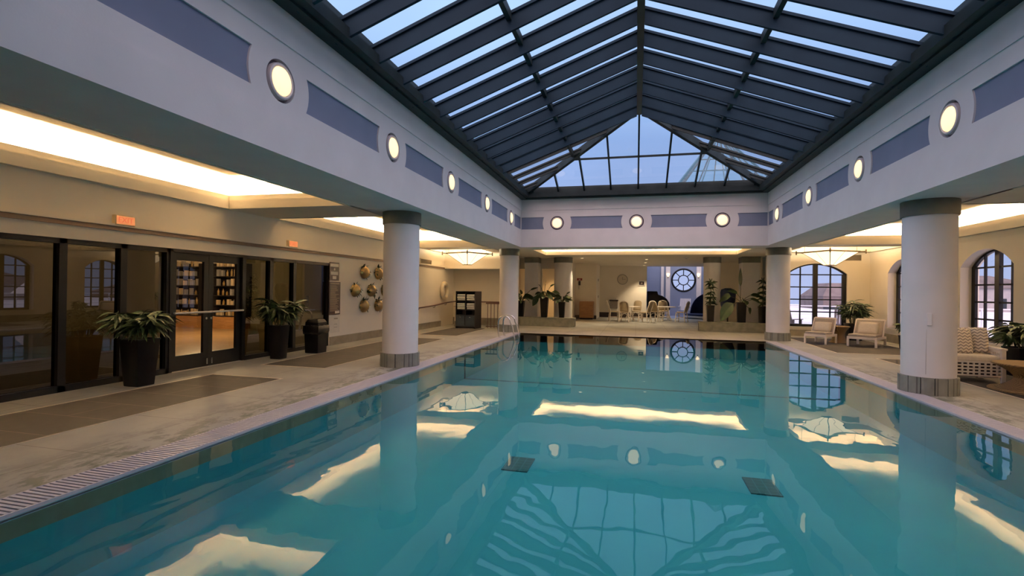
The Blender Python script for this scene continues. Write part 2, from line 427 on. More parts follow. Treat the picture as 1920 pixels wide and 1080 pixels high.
# ------------------------------------------------------------------ pool
b = MB(); t = .25
b.box(PXL-t, PXR+t, PYF-t, PYB+t, PF-.2, PF)
b.box(PXL-t, PXL, PYF-t, PYB+t, PF, -.17); b.box(PXR, PXR+t, PYF-t, PYB+t, PF, -.17)
b.box(PXL, PXR, PYF-t, PYF, PF, -.17); b.box(PXL, PXR, PYB, PYB+t, PF, -.17)
basin = struct(b.build('pool_basin', 'pool'), 'turquoise plastered pool basin under the water'); basin['category'] = 'pool'
b = MB()
b.box(PXL-t, PXL, PYF-t, PYB+t, -.17, -.04); b.box(PXR, PXR+t, PYF-t, PYB+t, -.17, -.04)
b.box(PXL, PXR, PYF-t, PYF, -.17, -.001); b.box(PXL, PXR, PYB, PYB+t, -.17, -.001)
b.build('edge_tile_band', 'pool_band', basin)
b = MB(); ly = 11.35
b.box(PXL+.001, PXR-.001, ly-.035, ly+.035, PF, PF+.004); b.box(PXL, PXL+.006, ly-.035, ly+.035, PF, -.17); b.box(PXR-.006, PXR, ly-.035, ly+.035, PF, -.17)
b.build('depth_marker_line', 'pool_line', basin)
wtr = MB().box(PXL-.0, PXR+.0, PYF, PYB, WZ-.001, WZ)
w_ = bmesh.new(); vs = [w_.verts.new(q) for q in ((PXL,PYF,WZ),(PXR,PYF,WZ),(PXR,PYB,WZ),(PXL,PYB,WZ))]; w_.faces.new(vs)
wtr.bm.free(); wtr.bm = w_
tag(wtr.build('pool_water', 'water'), 'still turquoise water filling the long indoor swimming pool', 'water', kind='stuff')
for sgn, (x0, x1), lab in ((-1, (PXL-.33, PXL), 'pale slatted overflow grating along the pool edge on the glass door side'),
                           (1, (PXR, PXR+.29), 'pale slatted overflow grating along the pool edge on the arched window side')):
    g = thing('overflow_grating', lab, 'grating', ((x0+x1)/2, 0, 0), group='overflow gratings')
    hw = (x1-x0)/2
    q = MB(); yy = PYF
    while yy < PYB-.02:
        q.box(-hw+.012, hw-.012, yy, yy+.026, -.022, .006); yy += .042
    q.build('slat_strip', 'grate', g)
    q = MB(); q.box(-hw, -hw+.014, PYF, PYB, -.04, .004); q.box(hw-.014, hw, PYF, PYB, -.04, .004); q.box(-hw, hw, PYF, PYB, -.045, -.028)
    q.build('channel', 'grate', g)
for x, y, lab in ((-1.36, 5.97, 'dark square floor drain seen through the water, nearer the ladder side'), (1.36, 6.02, 'dark square floor drain seen through the water, nearer the armchair side')):
    o = MB().box(-.155, .155, -.24, .24, 0, .012).build('floor_drain', 'drain_tile', loc=(x, y, PF+.001)); tag(o, lab, 'drain', 'pool floor drains')
# ladder
lad = thing('pool_ladder', 'polished steel pool ladder with two looped handrails at the pool corner', 'ladder', (-3.98, 15.25, 0), group=None)
for k in range(2):
    y = k*.62; pts = [(-.17, y, 0)]
    pts += [(-.17-.05*math.sin(a*PI/2), y, .30*a) for a in (.5, 1)]
    for i in range(9):
        a = PI*(1-i/8); pts.append((-.02+.20*math.cos(a), y+.0, .48+.20*math.sin(a)))
    pts += [(.24, y, .36), (.30, y, .1), (.33, y, -.1), (.33, y, -.52)]
    MB().tube(pts, .024, 12).build('handrail', 'chrome', lad, smooth=True)
    MB().lathe([(.05, 0), (.05, .012), (.03, .03)], 16, (-.17, y, 0)).build('flange', 'chrome', lad, smooth=True)
for z in (-.22, -.42):
    MB().box(.28, .38, .02, .60, z, z+.03).build('step', 'chrome', lad)

# ------------------------------------------------------------------ fascia beams with recessed panels and round recesses
RC, RP, HP = .235, .49, .205
def arc_pts(c, sgn, n=9):
    a0 = math.asin(HP/RP)
    return [(c+sgn*RP*math.cos(a0*(1-2*i/(n-1))), ZC+RP*math.sin(a0*(1-2*i/(n-1)))) for i in range(n)]
def circ(c, r, n=36): return [(c+r*math.cos(2*PI*i/n), ZC+r*math.sin(2*PI*i/n)) for i in range(n)]
def panels(cs, lo, hi):
    """panel outlines between lamp centres cs and out to the ends lo, hi"""
    out = []
    def left_end(c): return arc_pts(c, 1)          # panel to the right of a lamp starts here (top->bottom)
    def right_end(c): return arc_pts(c, -1)[::-1]  # (bottom->top)
    if lo < cs[0]-RP-.1: out.append([(lo, ZC+HP), (lo, ZC-HP)] + right_end(cs[0]))
    for a, b2 in zip(cs, cs[1:]): out.append(left_end(a)+right_end(b2))
    if hi > cs[-1]+RP+.1: out.append(left_end(cs[-1])+[(hi, ZC-HP), (hi, ZC+HP)])
    return out
lampL = [4.834+2.668*i for i in range(-1, 5)]
lampR = [7.686+2.733*i for i in range(-2, 4)]
lampB = [-2.64, -.02, 2.60]
def fascia(name, cs, lo, hi, fmap, body, trims):
    o = struct(MB().box(*body).build(name, 'plaster'))
    e = .0
    holes = [circ(c, RC) for c in cs]
    pans = panels(cs, lo+e, hi-e)
    inner = []
    for p in pans:   # keep end panels a hair inside the plate
        inner.append([(min(max(u, lo+.012), hi-.012), v) for u, v in p])
    MB().plate([(lo, ZS), (hi, ZS), (hi, ZT), (lo, ZT)], holes+inner, fmap, .07).build('moulded_face', 'plaster', o)
    for p in inner: MB().plate(p, [], lambda u, v, w: fmap(u, v, w+.022), .04).build('recessed_panel', 'blue_panel', o)
    for c in cs: MB().plate(circ(c, RC-.002), [], lambda u, v, w: fmap(u, v, w+.066), .003).build('lamp_recess', 'recess', o)
    for z0, z1 in ((4.24, ZT), (ZS, 3.37)):
        MB().plate([(lo, z0), (hi, z0), (hi, z1), (lo, z1)], [], lambda u, v, w: fmap(u, v, w-.014), .014).build('band', 'plaster', o)
    return o
fL = lambda u, v, w: (XL-w, u, v)
fR = lambda u, v, w: (XR+w, u, v)
fB = lambda u, v, w: (u, YB+w, v)
fascia('wall_left_fascia', lampL, YF, YB, fL, (SL, XL-.07, YF-.9, BK, ZS, ZT+.2), None)
fascia('wall_right_fascia', lampR, YF, YB, fR, (XR+.07, SR, YF-.9, BK, ZS, ZT+.2), None)
fascia('wall_back_fascia', lampB, XL, XR, fB, (XL-.07, XR+.07, YB+.07, BK, ZS, ZT+.2), None)
fF = lambda u, v, w: (u, YF-w, v)
fascia('wall_front_fascia', lampB, XL, XR, fF, (XL-.07, XR+.07, YF-.9, YF-.07, ZS, ZT+.2), None)

def wall_lamp(label, pos, axis):
    # local +x points out of the wall
    rz = {'L': 0, 'R': PI, 'B': -PI/2, 'F': PI/2}[axis]
    t = thing('wall_lamp', label, 'light', pos, rz, 'round wall lights on the fascia')
    prof = [(.155, -.055), (.195, -.055), (.20, -.02), (.195, .012), (.178, .02), (.160, .012)]
    MB().lathe(prof, 32, axis='x', cap=False).build('bezel', 'lamp_ring', t, smooth=True)
    prof = [(.158, .002)]+[(.160*math.cos(a), .002+.05*math.sin(a)) for a in (.3, .6, .9, 1.2, 1.5)]
    MB().lathe(prof, 32, axis='x').build('lens', 'lamp_lens', t, smooth=True)
    return t
ordw = ['nearest the back corner', 'second from the back corner', 'third from the back corner', 'fourth from the back corner', 'fifth from the back corner', 'sixth from the back corner']
proto = None
for side, cs, mp in (('L', lampL, lambda c: (XL, c, ZC)), ('R', lampR, lambda c: (XR, c, ZC))):
    sd = 'on the glass door side' if side == 'L' else 'on the arched window side'
    for i, c in enumerate(reversed(cs)):
        lab = 'lit round light on the beam %s, %s' % (sd, ordw[i])
        rz = 0 if side == 'L' else PI
        if proto is None: proto = wall_lamp(lab, mp(c), 'L')
        else: copy_thing(proto, mp(c), rz, lab)
for c, w in zip(lampB, ('nearest the ladder corner', 'at the centre', 'nearest the lounger corner')):
    copy_thing(proto, (c, YB, ZC), -PI/2, 'lit round light on the short back beam, %s' % w)

# ------------------------------------------------------------------ skylight
EX0, EX1, EZ, RZ = -3.76, 3.79, 4.79, 6.20
RX = .02
EY0, EY1 = YF+.12, YB-.12
RY1, RY0 = 13.23, 4.75
sky = MB()
def ring(z0, z1, inset0, inset1, mb):
    o_ = [(XL+inset0, YF+inset0), (XR-inset0, YF+inset0), (XR-inset0, YB-inset0), (XL+inset0, YB-inset0)]
    i_ = [(XL+inset1, YF+inset1), (XR-inset1, YF+inset1), (XR-inset1, YB-inset1), (XL+inset1, YB-inset1)]
    for k in range(4):
        a, b2 = o_[k], o_[(k+1) % 4]; c, d = i_[(k+1) % 4], i_[k]
        mb.quadbox([(*a, z0), (*b2, z0), (*c, z0), (*d, z0), (*a, z1), (*b2, z1), (*c, z1), (*d, z1)])
ring(ZT, EZ+.20, -.10, .20, sky); ring(ZT+.03, EZ+.0, .19, .33, sky)
SKY = struct(sky.build('window_1', 'roof_metal'), 'hipped glass skylight with dark steel rafters over the pool'); SKY['category'] = 'skylight'
def slope_z(x):
    return EZ+.10 + (RZ-EZ)*(1-abs(x-RX)/((EX1-RX) if x > RX else (RX-EX0)))
step = .755
ys = [RY1-step*k for k in range(0, 17)]
DEP = .285
def rafter_at(y, x0, x1, depth, name, mat, wth=.045):
    # sloping fin in a plane y = const from (x0) to (x1), hanging below the glass line
    m = MB(); z0, z1 = slope_z(x0), slope_z(x1)
    m.quadbox([(x0, y-wth/2, z0-depth), (x1, y-wth/2, z1-depth), (x1, y+wth/2, z1-depth), (x0, y+wth/2, z0-depth),
               (x0, y-wth/2, z0), (x1, y-wth/2, z1), (x1, y+wth/2, z1), (x0, y+wth/2, z0)])
    m.quadbox([(x0, y-.055, z0-.045), (x1, y-.055, z1-.045), (x1, y+.055, z1-.045), (x0, y+.055, z0-.045),
               (x0, y-.055, z0), (x1, y-.055, z1), (x1, y+.055, z1), (x0, y+.055, z0)])
    return m.build(name, mat, SKY)
for y in ys:
    for xe in (EX0, EX1):
        xr = RX+(.06 if xe > 0 else -.06)
        if y < RY0:   # front hip: jack rafters end on the hip line
            tt = (RY0-y)/(RY0-EY0); xr = RX+(xe-RX)*min(.97, tt)
        rafter_at(y, xe, xr, DEP, 'rafter', 'rafter')
for k in range(1, 5):
    y = RY1+step*k; tt = (y-RY1)/(EY1-RY1)
    for xe in (EX0, EX1): rafter_at(y, xe, RX+(xe-RX)*tt, .13, 'jack_rafter', 'roof_metal')
MB().box(RX-.06, RX+.06, RY0, RY1+.05, RZ-.16, RZ+.14).build('ridge_beam', 'roof_metal', SKY)
for xe in (EX0, EX1):
    xm = RX+(xe-RX)*.5; zm = slope_z(xm)
    MB().bar((xm, EY0+1.9, zm-.06), (xm, RY1+1.7, zm-.06), .075, .13).build('purlin', 'roof_metal', SKY)
    for (yr, ye) in ((RY1, EY1), (RY0, EY0)):
        MB().bar((RX, yr, RZ+.02), (xe, ye, EZ+.02), .11, .20).build('hip_rafter', 'roof_metal', SKY)
def hip_z(y, yr, ye): return EZ+.10+(RZ-EZ)*(ye-y)/(ye-yr)
for (yr, ye) in ((RY1, EY1), (RY0, EY0)):
    for k in range(-4, 5):
        x = RX+.865*k; fr_ = abs(x-RX)/((EX1-RX) if x > RX else (RX-EX0))
        yt = yr+(ye-yr)*fr_
        MB().bar((x, ye, EZ+.05), (x, yt, hip_z(yt, yr, ye)-.05), .05, .10).build('mullion', 'roof_metal', SKY)
    fr_ = .55; yh = yr+(ye-yr)*fr_
    MB().bar((RX+(EX0-RX)*fr_, yh, hip_z(yh, yr, ye)-.05), (RX+(EX1-RX)*fr_, yh, hip_z(yh, yr, ye)-.05), .06, .05).build('transom', 'roof_metal', SKY)
# glass: two long slopes and two hips
def pane(pts, name='glass_pane', mat='sky_pane', parent=SKY):
    m = MB(); vs = [m.bm.verts.new(p) for p in pts]; m.bm.faces.new(vs)
    return m.build(name, mat, parent, solid=.0)
gz = .11
for xe in (EX0, EX1): pane([(xe, EY0, EZ+gz), (xe, EY1, EZ+gz), (RX, RY1, RZ+gz), (RX, RY0, RZ+gz)])
pane([(EX0, EY1, EZ+gz), (EX1, EY1, EZ+gz), (RX, RY1, RZ+gz)]); pane([(EX0, EY0, EZ+gz), (EX1, EY0, EZ+gz), (RX, RY0, RZ+gz)])

# ------------------------------------------------------------------ columns
def column(label, x, y, square=False, r=.345, z0=0, base=True):
    t = thing('column', label, 'column', (x, y, z0), group='white columns with dark capitals')
    h = ZS-z0-.001
    if not square:
        MB().lathe([(r, .25 if base else 0), (r, h-.2)], 48).build('shaft', 'plaster', t, smooth=True)
        MB().lathe([(r+.022, h-.24), (r+.026, h-.22), (r+.026, h)], 48).build('capital', 'cap_tile', t, smooth=True)
        if base:
            q = MB(); n = 14
            for k in range(n):     # curved tile facets with open joints
                a0, a1 = 2*PI*k/n+.016, 2*PI*(k+1)/n-.016
                R0, R1 = r+.034, r-.01
                seg = 4
                top = []; bot = []
                for i in range(seg+1):
                    a = a0+(a1-a0)*i/seg; top.append((R0*math.cos(a), R0*math.sin(a)))
                for i in range(seg, -1, -1):
                    a = a0+(a1-a0)*i/seg; top.append((R1*math.cos(a), R1*math.sin(a)))
                q.loft([[(u, v, 0) for u, v in top], [(u, v, .26) for u, v in top]])
            q.build('tile_base', 'col_tile', t)
            MB().lathe([(r+.012, 0), (r+.012, .255)], 32).build('grout_ring', 'black_plastic', t, smooth=True)
    else:
        MB().box(-r, r, -r, r, 0, h-.2).build('shaft', 'plaster', t)
        MB().box(-r-.02, r+.02, -r-.02, r+.02, h-.24, h).build('capital', 'cap_tile', t)
    return t
column('thick white round column beside the pool before the wall planters, near the glass doors', -4.48, 9.06)
column('thick white round column at the far pool corner next to the ladder', -4.48, 17.70)
column('thick white round column beside the pool with a wall hook and cord, near the armchair', 4.45, 9.22)
column('thick white round column at the far pool corner next to the loungers', 4.45, 17.85)
column('white round column behind the plinth of pots on the ladder side', -3.17, 22.3, r=.39, base=False)
column('white square pillar behind the plinth of pots on the ladder side', -4.55, 22.3, True, r=.30, base=False)
column('white round column behind the plinth of pots on the lounger side', 3.05, 22.3, r=.33, base=False)
column('white square pillar behind the plinth of pots on the lounger side', 4.48, 22.3, True, r=.33, base=False)

# ------------------------------------------------------------------ ceilings with light coves
def ceiling_plate(name, x0, x1, y0, y1, holes, z=ZS, mat='ceil'):
    hs = [[(a, c), (b2, c), (b2, d), (a, d)] for a, b2, c, d in holes]
    return struct(MB().plate([(x0, y0), (x1, y0), (x1, y1), (x0, y1)], hs, lambda u, v, w: (u, v, z+w), .06).build(name, mat))
def cove(parent, x0, x1, y0, y1, z=ZS, rise=.55, out=.36, lip=.25):
    """raised tray above a ceiling opening: two-step lip, shelf, tray walls and lid"""
    def rect_ring(mb, i0, i1, z0, z1):
        o_ = [(x0-i0, y0-i0), (x1+i0, y0-i0), (x1+i0, y1+i0), (x0-i0, y1+i0)]
        i_ = [(x0-i1, y0-i1), (x1+i1, y0-i1), (x1+i1, y1+i1), (x0-i1, y1+i1)]
        for k in range(4):
            a, b2 = o_[k], o_[(k+1) % 4]; c, d = i_[(k+1) % 4], i_[k]
            mb.quadbox([(*a, z0), (*b2, z0), (*c, z0), (*d, z0), (*a, z1), (*b2, z1), (*c, z1), (*d, z1)])
    m = MB(); rect_ring(m, .05, -.014, z-.012, z+lip*.62); rect_ring(m, .07, .035, z+lip*.6, z+lip); m.build('lip', 'ceil', parent)
    m = MB(); rect_ring(m, out+.04, out, z+.05, z+rise); m.build('tray_wall', 'ceil', parent)
    m = MB(); m.box(x0-out, x1+out, y0-out, y1+out, z+rise, z+rise+.05); m.build('tray_lid', 'ceil', parent)
def strip_light(name, a, b, energy, col=(1, .71, .405), w=.07):
    a, b = Vector(a), Vector(b); d = b-a
    L = bpy.data.lights.new(name, 'AREA'); L.shape = 'RECTANGLE'; L.size = d.length; L.size_y = w; L.energy = energy; L.color = col
    o = bpy.data.objects.new(name, L); COL.objects.link(o); o.location = (a+b)/2
    ang = math.atan2(d.y, d.x); o.rotation_euler = (PI, 0, ang)   # faces up
    return o
COVE = 11.5
lc = [(-7.55, SL, .75, 8.0), (-7.55, SL, 9.35, 16.65), (-7.55, SL, 17.5, 19.2)]
cl = ceiling_plate('ceiling', WL-.05, SL+.05, -4.2, 20.75, lc)
for h in lc: cove(cl, *h)
rc = [(SR, 7.74, .75, 8.2), (SR, 7.74, 9.55, 16.6), (SR, 7.74, 17.4, 19.5)]
cr = ceiling_plate('ceiling', SR-.05, WR+.05, -4.2, 20.1, rc)
for h in rc: cove(cr, *h)
bc = [(-3.66, 3.68, BK+.12, 20.5)]
cb = ceiling_plate('ceiling', SL-.5, SR+.12, BK-.02, 30.3, bc, mat='ceil')
for h in bc: cove(cb, *h, rise=.40, lip=.14)
cf = ceiling_plate('ceiling', SL-.1, SR+.1, -4.2, YF-.88, [])
LH = ZS+.09
for (x0, x1, y0, y1) in lc:
    strip_light('cove_light', (x0-.25, y0+.1, LH), (x0-.25, y1-.1, LH), 95*(y1-y0)/7*COVE)
    strip_light('cove_light', (x0+.1, y1+.25, LH), (x1-.1, y1+.25, LH), 17*COVE)
    strip_light('cove_light', (x0+.1, y0-.25, LH), (x1-.1, y0-.25, LH), 9*COVE)
for (x0, x1, y0, y1) in rc:
    strip_light('cove_light', (x1+.25, y0+.1, LH), (x1+.25, y1-.1, LH), 60*(y1-y0)/7*COVE)
    strip_light('cove_light', (x0+.1, y1+.25, LH), (x1-.1, y1+.25, LH), 17*COVE)
    strip_light('cove_light', (x0+.1, y0-.25, LH), (x1-.1, y0-.25, LH), 9*COVE)
for (x0, x1, y0, y1) in bc:
    strip_light('cove_light', (x0+.1, y1+.17, ZS+.08), (x1-.1, y1+.17, ZS+.08), 100*COVE)
    strip_light('cove_light', (x0-.17, y0+.1, ZS+.08), (x0-.17, y1-.1, ZS+.08), 14*COVE)
    strip_light('cove_light', (x1+.17, y0+.1, ZS+.08), (x1+.17, y1-.1, ZS+.08), 14*COVE)

# ------------------------------------------------------------------ left wall with storefront
SF0, SF1, HD = -3.6, 11.48, 2.13
b = MB()
b.box(WL-.25, WL, -4.2, 20.75, HD, ZS+.02); b.box(WL-.25, WL, SF1, 20.75, 0, HD); b.box(WL-.25, WL, -4.2, SF0, 0, HD)
wl = struct(b.build('wall_left', 'cream'))
m = MB(); m.box(WL, WL+.06, -4.2, 19.6, 2.385, 2.42); t7 = struct(m.build('trim_7', 'cream'))
MB().box(WL, WL+.03, -4.2, 19.6, 2.32, 2.385).build('shadow_strip', 'taupe', t7)  # dark strip painted as the shadow line beneath the ledge
m = MB(); m.box(WL, WL+.018, SF1+.02, 19.1, 0, .22); struct(m.build('baseboard_left', 'base_tile'))
# storefront frames and panes
def storefront_panel(name, y0, y1):
    m = MB(); w = .05
    m.box(WL-.14, WL-.02, y0, y0+w, 0, HD); m.box(WL-.14, WL-.02, y1-w, y1, 0, HD)
    m.box(WL-.14, WL-.02, y0, y1, HD-.07, HD); m.box(WL-.14, WL-.02, y0, y1, 0, .09)
    o = struct(m.build(name, 'black_metal'))
    g = MB(); g.box(WL-.085, WL-.08, y0+w, y1-w, .09, HD-.07)
    # single-sided pane
    g = MB(); vs = [g.bm.verts.new(p) for p in ((WL-.08, y0+w, .09), (WL-.08, y1-w, .09), (WL-.08, y1-w, HD-.07), (WL-.08, y0+w, HD-.07))]; g.bm.faces.new(vs)
    g.build('pane', 'tint_pane', o)
edges = [-3.6, -1.7, .2, 1.9, 3.6, 5.27, 6.12, 6.90]
n = 2
for a, b2 in zip(edges, edges[1:]): storefront_panel('window_%d' % n, a, b2); n += 1
for a, b2 in ((8.58, 9.37), (9.37, 10.14), (10.14, 11.48)): storefront_panel('window_%d' % n, a, b2); n += 1
D0, D1 = 6.90, 8.58
m = MB(); m.box(WL-.16, WL-.0, D0, D0+.06, 0, HD); m.box(WL-.16, WL, D1-.06, D1, 0, HD); m.box(WL-.16, WL, D0, D1, HD-.05, HD)
door = struct(m.build('door_1', 'black_metal'))
mid = (D0+D1)/2
for a, b2, hs in ((D0+.065, mid-.004, 1), (mid+.004, D1-.065, -1)):
    m = MB(); s_ = .10; x0, x1 = WL-.10, WL-.05
    m.box(x0, x1, a, a+s_, .01, HD-.055); m.box(x0, x1, b2-s_, b2, .01, HD-.055)
    m.box(x0, x1, a+s_, b2-s_, HD-.19, HD-.055); m.box(x0, x1, a+s_, b2-s_, .01, .27)
    lf = m.build('door_leaf', 'black_metal', door)
    g = MB(); vs = [g.bm.verts.new(p) for p in ((WL-.075, a+s_, .27), (WL-.075, b2-s_, .27), (WL-.075, b2-s_, HD-.19), (WL-.075, a+s_, HD-.19))]; g.bm.faces.new(vs)
    g.build('pane', 'door_pane', lf)
    m = MB(); m.tube([(WL+.03, a+.0, 1.02), (WL+.03, b2-.0, 1.02)], .018, 10)
    m.bar((WL-.05, a+.06, 1.02), (WL+.03, a+.06, 1.02), .03, .03); m.bar((WL-.05, b2-.06, 1.02), (WL+.03, b2-.06, 1.02), .03, .03)
    m.build('push_bar', 'satin', lf, smooth=True)
    yk = (b2-.05) if hs > 0 else (a+.05)
    m = MB(); m.lathe([(.022, 0), (.022, .02)], 14, (WL-.05, yk, .90), axis='x'); m.build('lock_cylinder', 'chrome', lf)
    m = MB(); m.tube([(WL-.05, yk, .06), (WL-.005, yk, .06), (WL-.005, yk, .16), (WL-.05, yk, .16)], .012, 8); m.build('foot_bolt', 'chrome', lf)
MB().box(WL-.16, WL+.0, D0, D1, -.01, .012).build('threshold', 'trim_line', door)

# exit signs
def exit_sign(label, y):
    t = thing('exit_sign', label, 'sign', (WL, y, 2.47), group='lit exit signs on the storefront wall')
    MB().box(0, .07, -.155, .155, -.065, .085).build('housing', 'exit_box', t, bevel=.006)
    MB().box(.07, .076, -.14, .14, -.05, .07).build('lit_face', 'exit_face', t)
    cu = bpy.data.curves.new('letters', 'FONT'); cu.body = 'EXIT'; cu.size = .115; cu.align_x = 'CENTER'; cu.align_y = 'CENTER'; cu.extrude = .0015
    o = bpy.data.objects.new('letters', cu); COL.objects.link(o)
    dg = bpy.context.evaluated_depsgraph_get(); me = bpy.data.meshes.new_from_object(o.evaluated_get(dg)); bpy.data.objects.remove(o)
    o = bpy.data.objects.new('letters', me); COL.objects.link(o); me.materials.clear(); me.materials.append(M['exit_text'])
    o.parent = t; o.location = (.078, 0, .01); o.rotation_euler = (PI/2, 0, PI/2)
exit_sign('lit orange exit sign high on the wall near the potted palm by the double doors', 6.06)
exit_sign('lit orange exit sign high on the wall above the bin end of the dark glass', 9.95)

# wall signs
t = thing('wall_sign', 'small dark brown sign with four white blocks, above the tall rules sign', 'sign', (WL, 11.66, 1.92))
MB().box(0, .015, -.21, .21, -.24, .24).build('board', 'sign_dark', t)
m = MB(); m.box(.015, .018, -.18, .18, .125, .20); m.box(.015, .018, -.16, .16, -.09, -.01); m.box(.015, .018, -.08, .08, -.20, -.12)
m.build('text_block', 'sign_white', t)
MB().lathe([(.032, .015), (.032, .018)], 16, (0, 0, .058), axis='x').build('emblem', 'sign_white', t)
t = thing('wall_sign', 'tall dark brown pool rules sign full of fine pale lines', 'sign', (WL, 11.68, 1.22))
MB().box(0, .02, -.25, .25, -.43, .43).build('board', 'sign_dark', t)
m = MB(); rr = random.Random(3)
m.box(.02, .023, -.20, .20, .37, .395)
for i in range(21):
    z = .33-i*.033; L = rr.uniform(.22, .42)
    m.box(.02, .023, -.21, -.21+L, z-.007, z+.007)
m.build('text_line', 'sign_grey', t)
MB().box(.02, .023, .02, .21, -.395, -.325).build('notice_label', 'sign_white', t)
t = thing('paper_notice', 'white paper notice taped to the wall above the black bin', 'notice', (WL, 11.7, .58))
MB().box(0, .006, -.24, .24, -.26, .17).build('sheet', 'paper', t)
MB().box(.006, .008, -.02, .15, .09, .125).build('heading_line', 'sign_grey', t)
for z in (-.04, -.12): MB().box(.006, .008, -.02, .12, z-.006, z+.006).build('text_line', 'sign_grey', t)

# wall planters: three rows, half-sphere bronze bowls with trailing plants
def wall_planter(label, y, z, seed):
    rr = random.Random(seed)
    t = thing('wall_planter', label, 'planter', (WL, y, z), group='bronze bowl planters on the wall')
    MB().lathe([(.02, -.005)]+[(.185*math.cos(a), .02+.17*math.sin(a)) for a in (0, .25, .5, .8, 1.1, 1.4, 1.57-.02)], 28, axis='x').build('bowl', 'brass', t, smooth=True)
    m = MB()
    for k in range(34):
        a = rr.uniform(-.3, PI+.3) if k < 24 else rr.uniform(-1.2, .4)
        d = Vector((rr.uniform(.1, .7), math.cos(a)*(1 if k < 24 else 1), math.sin(a) if k < 24 else -.5))
        p = (rr.uniform(.02, .1), .15*math.cos(a), .14*math.sin(a)+.02)
        m.leaf(p, d, rr.uniform(.08, .16), rr.uniform(.035, .06), rr.uniform(.4, 1.6), 4)
    m.build('foliage', 'leaf2', t)
for r_, (z, yy) in enumerate(((1.95, (13.10, 13.92)), (1.43, (12.62, 13.5, 14.32)), (.98, (13.1, 13.92)))):
    rowname = ('top', 'middle', 'bottom')[r_]
    for i, y in enumerate(yy):
        pos = 'first from the signs' if i == 0 else ('next to the white column' if i == len(yy)-1 and r_ != 1 else ('second from the signs' if i == 1 else 'mostly hidden by the white column'))
        wall_planter('round bronze bowl planter with trailing greenery, %s row, %s' % (rowname, pos), y, z, 20+r_*5+i)

# bin
t = thing('trash_bin', 'black plastic waste bin with bin liner beside the dark glass', 'bin', (-7.15, 10.18, 0))
MB().loft([[(s*sx*w, s*sy2*w if False else sy2*w, z) for sx, sy2 in ((-1,-1),(1,-1),(1,1),(-1,1)) for s in (1,)] for w, z in ((.165, 0), (.185, .56), (.195, .57), (.195, .60))]).build('body', 'black_plastic', t, bevel=.02)
rr = random.Random(5); rings = []
for w, z in ((.202, .44), (.215, .50), (.212, .60), (.205, .625), (.18, .63), (.17, .50)):
    ring_ = []
    for k in range(32):
        a = 2*PI*k/32; m_ = max(abs(math.cos(a)), abs(math.sin(a)))*.85+.15
        j = 1+rr.uniform(-.02, .03)
        ring_.append((w*math.cos(a)/m_*j, w*math.sin(a)/m_*j, z+rr.uniform(-.012, .012)))
    rings.append(ring_)
MB().loft(rings, cap=False).build('liner', 'bag', t, smooth=True, solid=.004)
m = MB(); m.loft([[(s*.17, u*.17, z) for s, u in ((-1,-1),(1,-1),(1,1),(-1,1))] for z in (.62, .70)] + [[(s*.13, u*.13, .77) for s, u in ((-1,-1),(1,-1),(1,1),(-1,1))]])
m.build('lid', 'black_plastic', t, bevel=.015)

# ------------------------------------------------------------------ potted plants
def pot(t, rb, rtop, h, sq=True, n=28):
    MB().lathe([(rb, 0), (rb+.006, .01), (rtop-.01, h-.03), (rtop, h-.02), (rtop, h), (rtop-.03, h), (rtop-.04, h-.08), (.01, h-.08)], n, sq=sq, cap=False).build('pot', 'pot_black', t, smooth=True, angle=50)
    MB().lathe([(.01, h-.075), (rtop-.036, h-.07)], n, sq=sq, cap=True).build('soil', 'soil', t)
def palm(label, loc, rb, rtop, h, spread, top, nst=9, seed=1, mat='leaf', group=None, lw=.055, ll=.34, name='potted_palm'):
    rr = random.Random(seed)
    t = thing(name, label, 'plant', loc, 0, group)
    pot(t, rb, rtop, h)
    st = MB(); fo = MB()
    for k in range(nst):
        a = 2*PI*k/nst+rr.uniform(-.3, .3); rad = spread*rr.uniform(.35, 1.0)
        ht = h+(top-h)*rr.uniform(.55, 1.0)*(1-.25*rad/spread)
        p0 = Vector((math.cos(a)*.06, math.sin(a)*.06, h-.1)); p1 = Vector((math.cos(a)*rad*.4, math.sin(a)*rad*.4, h+(ht-h)*.6)); p2 = Vector((math.cos(a)*rad*.75, math.sin(a)*rad*.75, ht))
        st.tube([p0, (p0+p1)/2+Vector((0,0,.02)), p1, p2], .008, 6)
        for tt in (.45, .65, .82, 1.0):
            q = p0.lerp(p1, tt*2) if tt < .5 else p1.lerp(p2, (tt-.5)*2)
            for j in range(6):
                b_ = a+rr.uniform(-1.9, 1.9) if tt < 1 else a+2*PI*j/6
                d = Vector((math.cos(b_), math.sin(b_), rr.uniform(.0, .7)))
                fo.leaf(q, d, ll*rr.uniform(.7, 1.15), lw*rr.uniform(.8, 1.2), rr.uniform(.6, 1.5), 5, .18, rr.uniform(-.9, .9))
    st.build('stem', 'stem', t); fo.build('foliage', mat, t)
    return t
palm('bushy lady palm in a tall black planter before the double glass doors', (-7.2, 5.98, 0), .155, .225, .70, .52, 1.20, 13, 3)
palm('bushy lady palm in a tall black planter between the doors and the bin', (-7.25, 9.06, 0), .13, .19, .70, .55, 1.30, 14, 4)

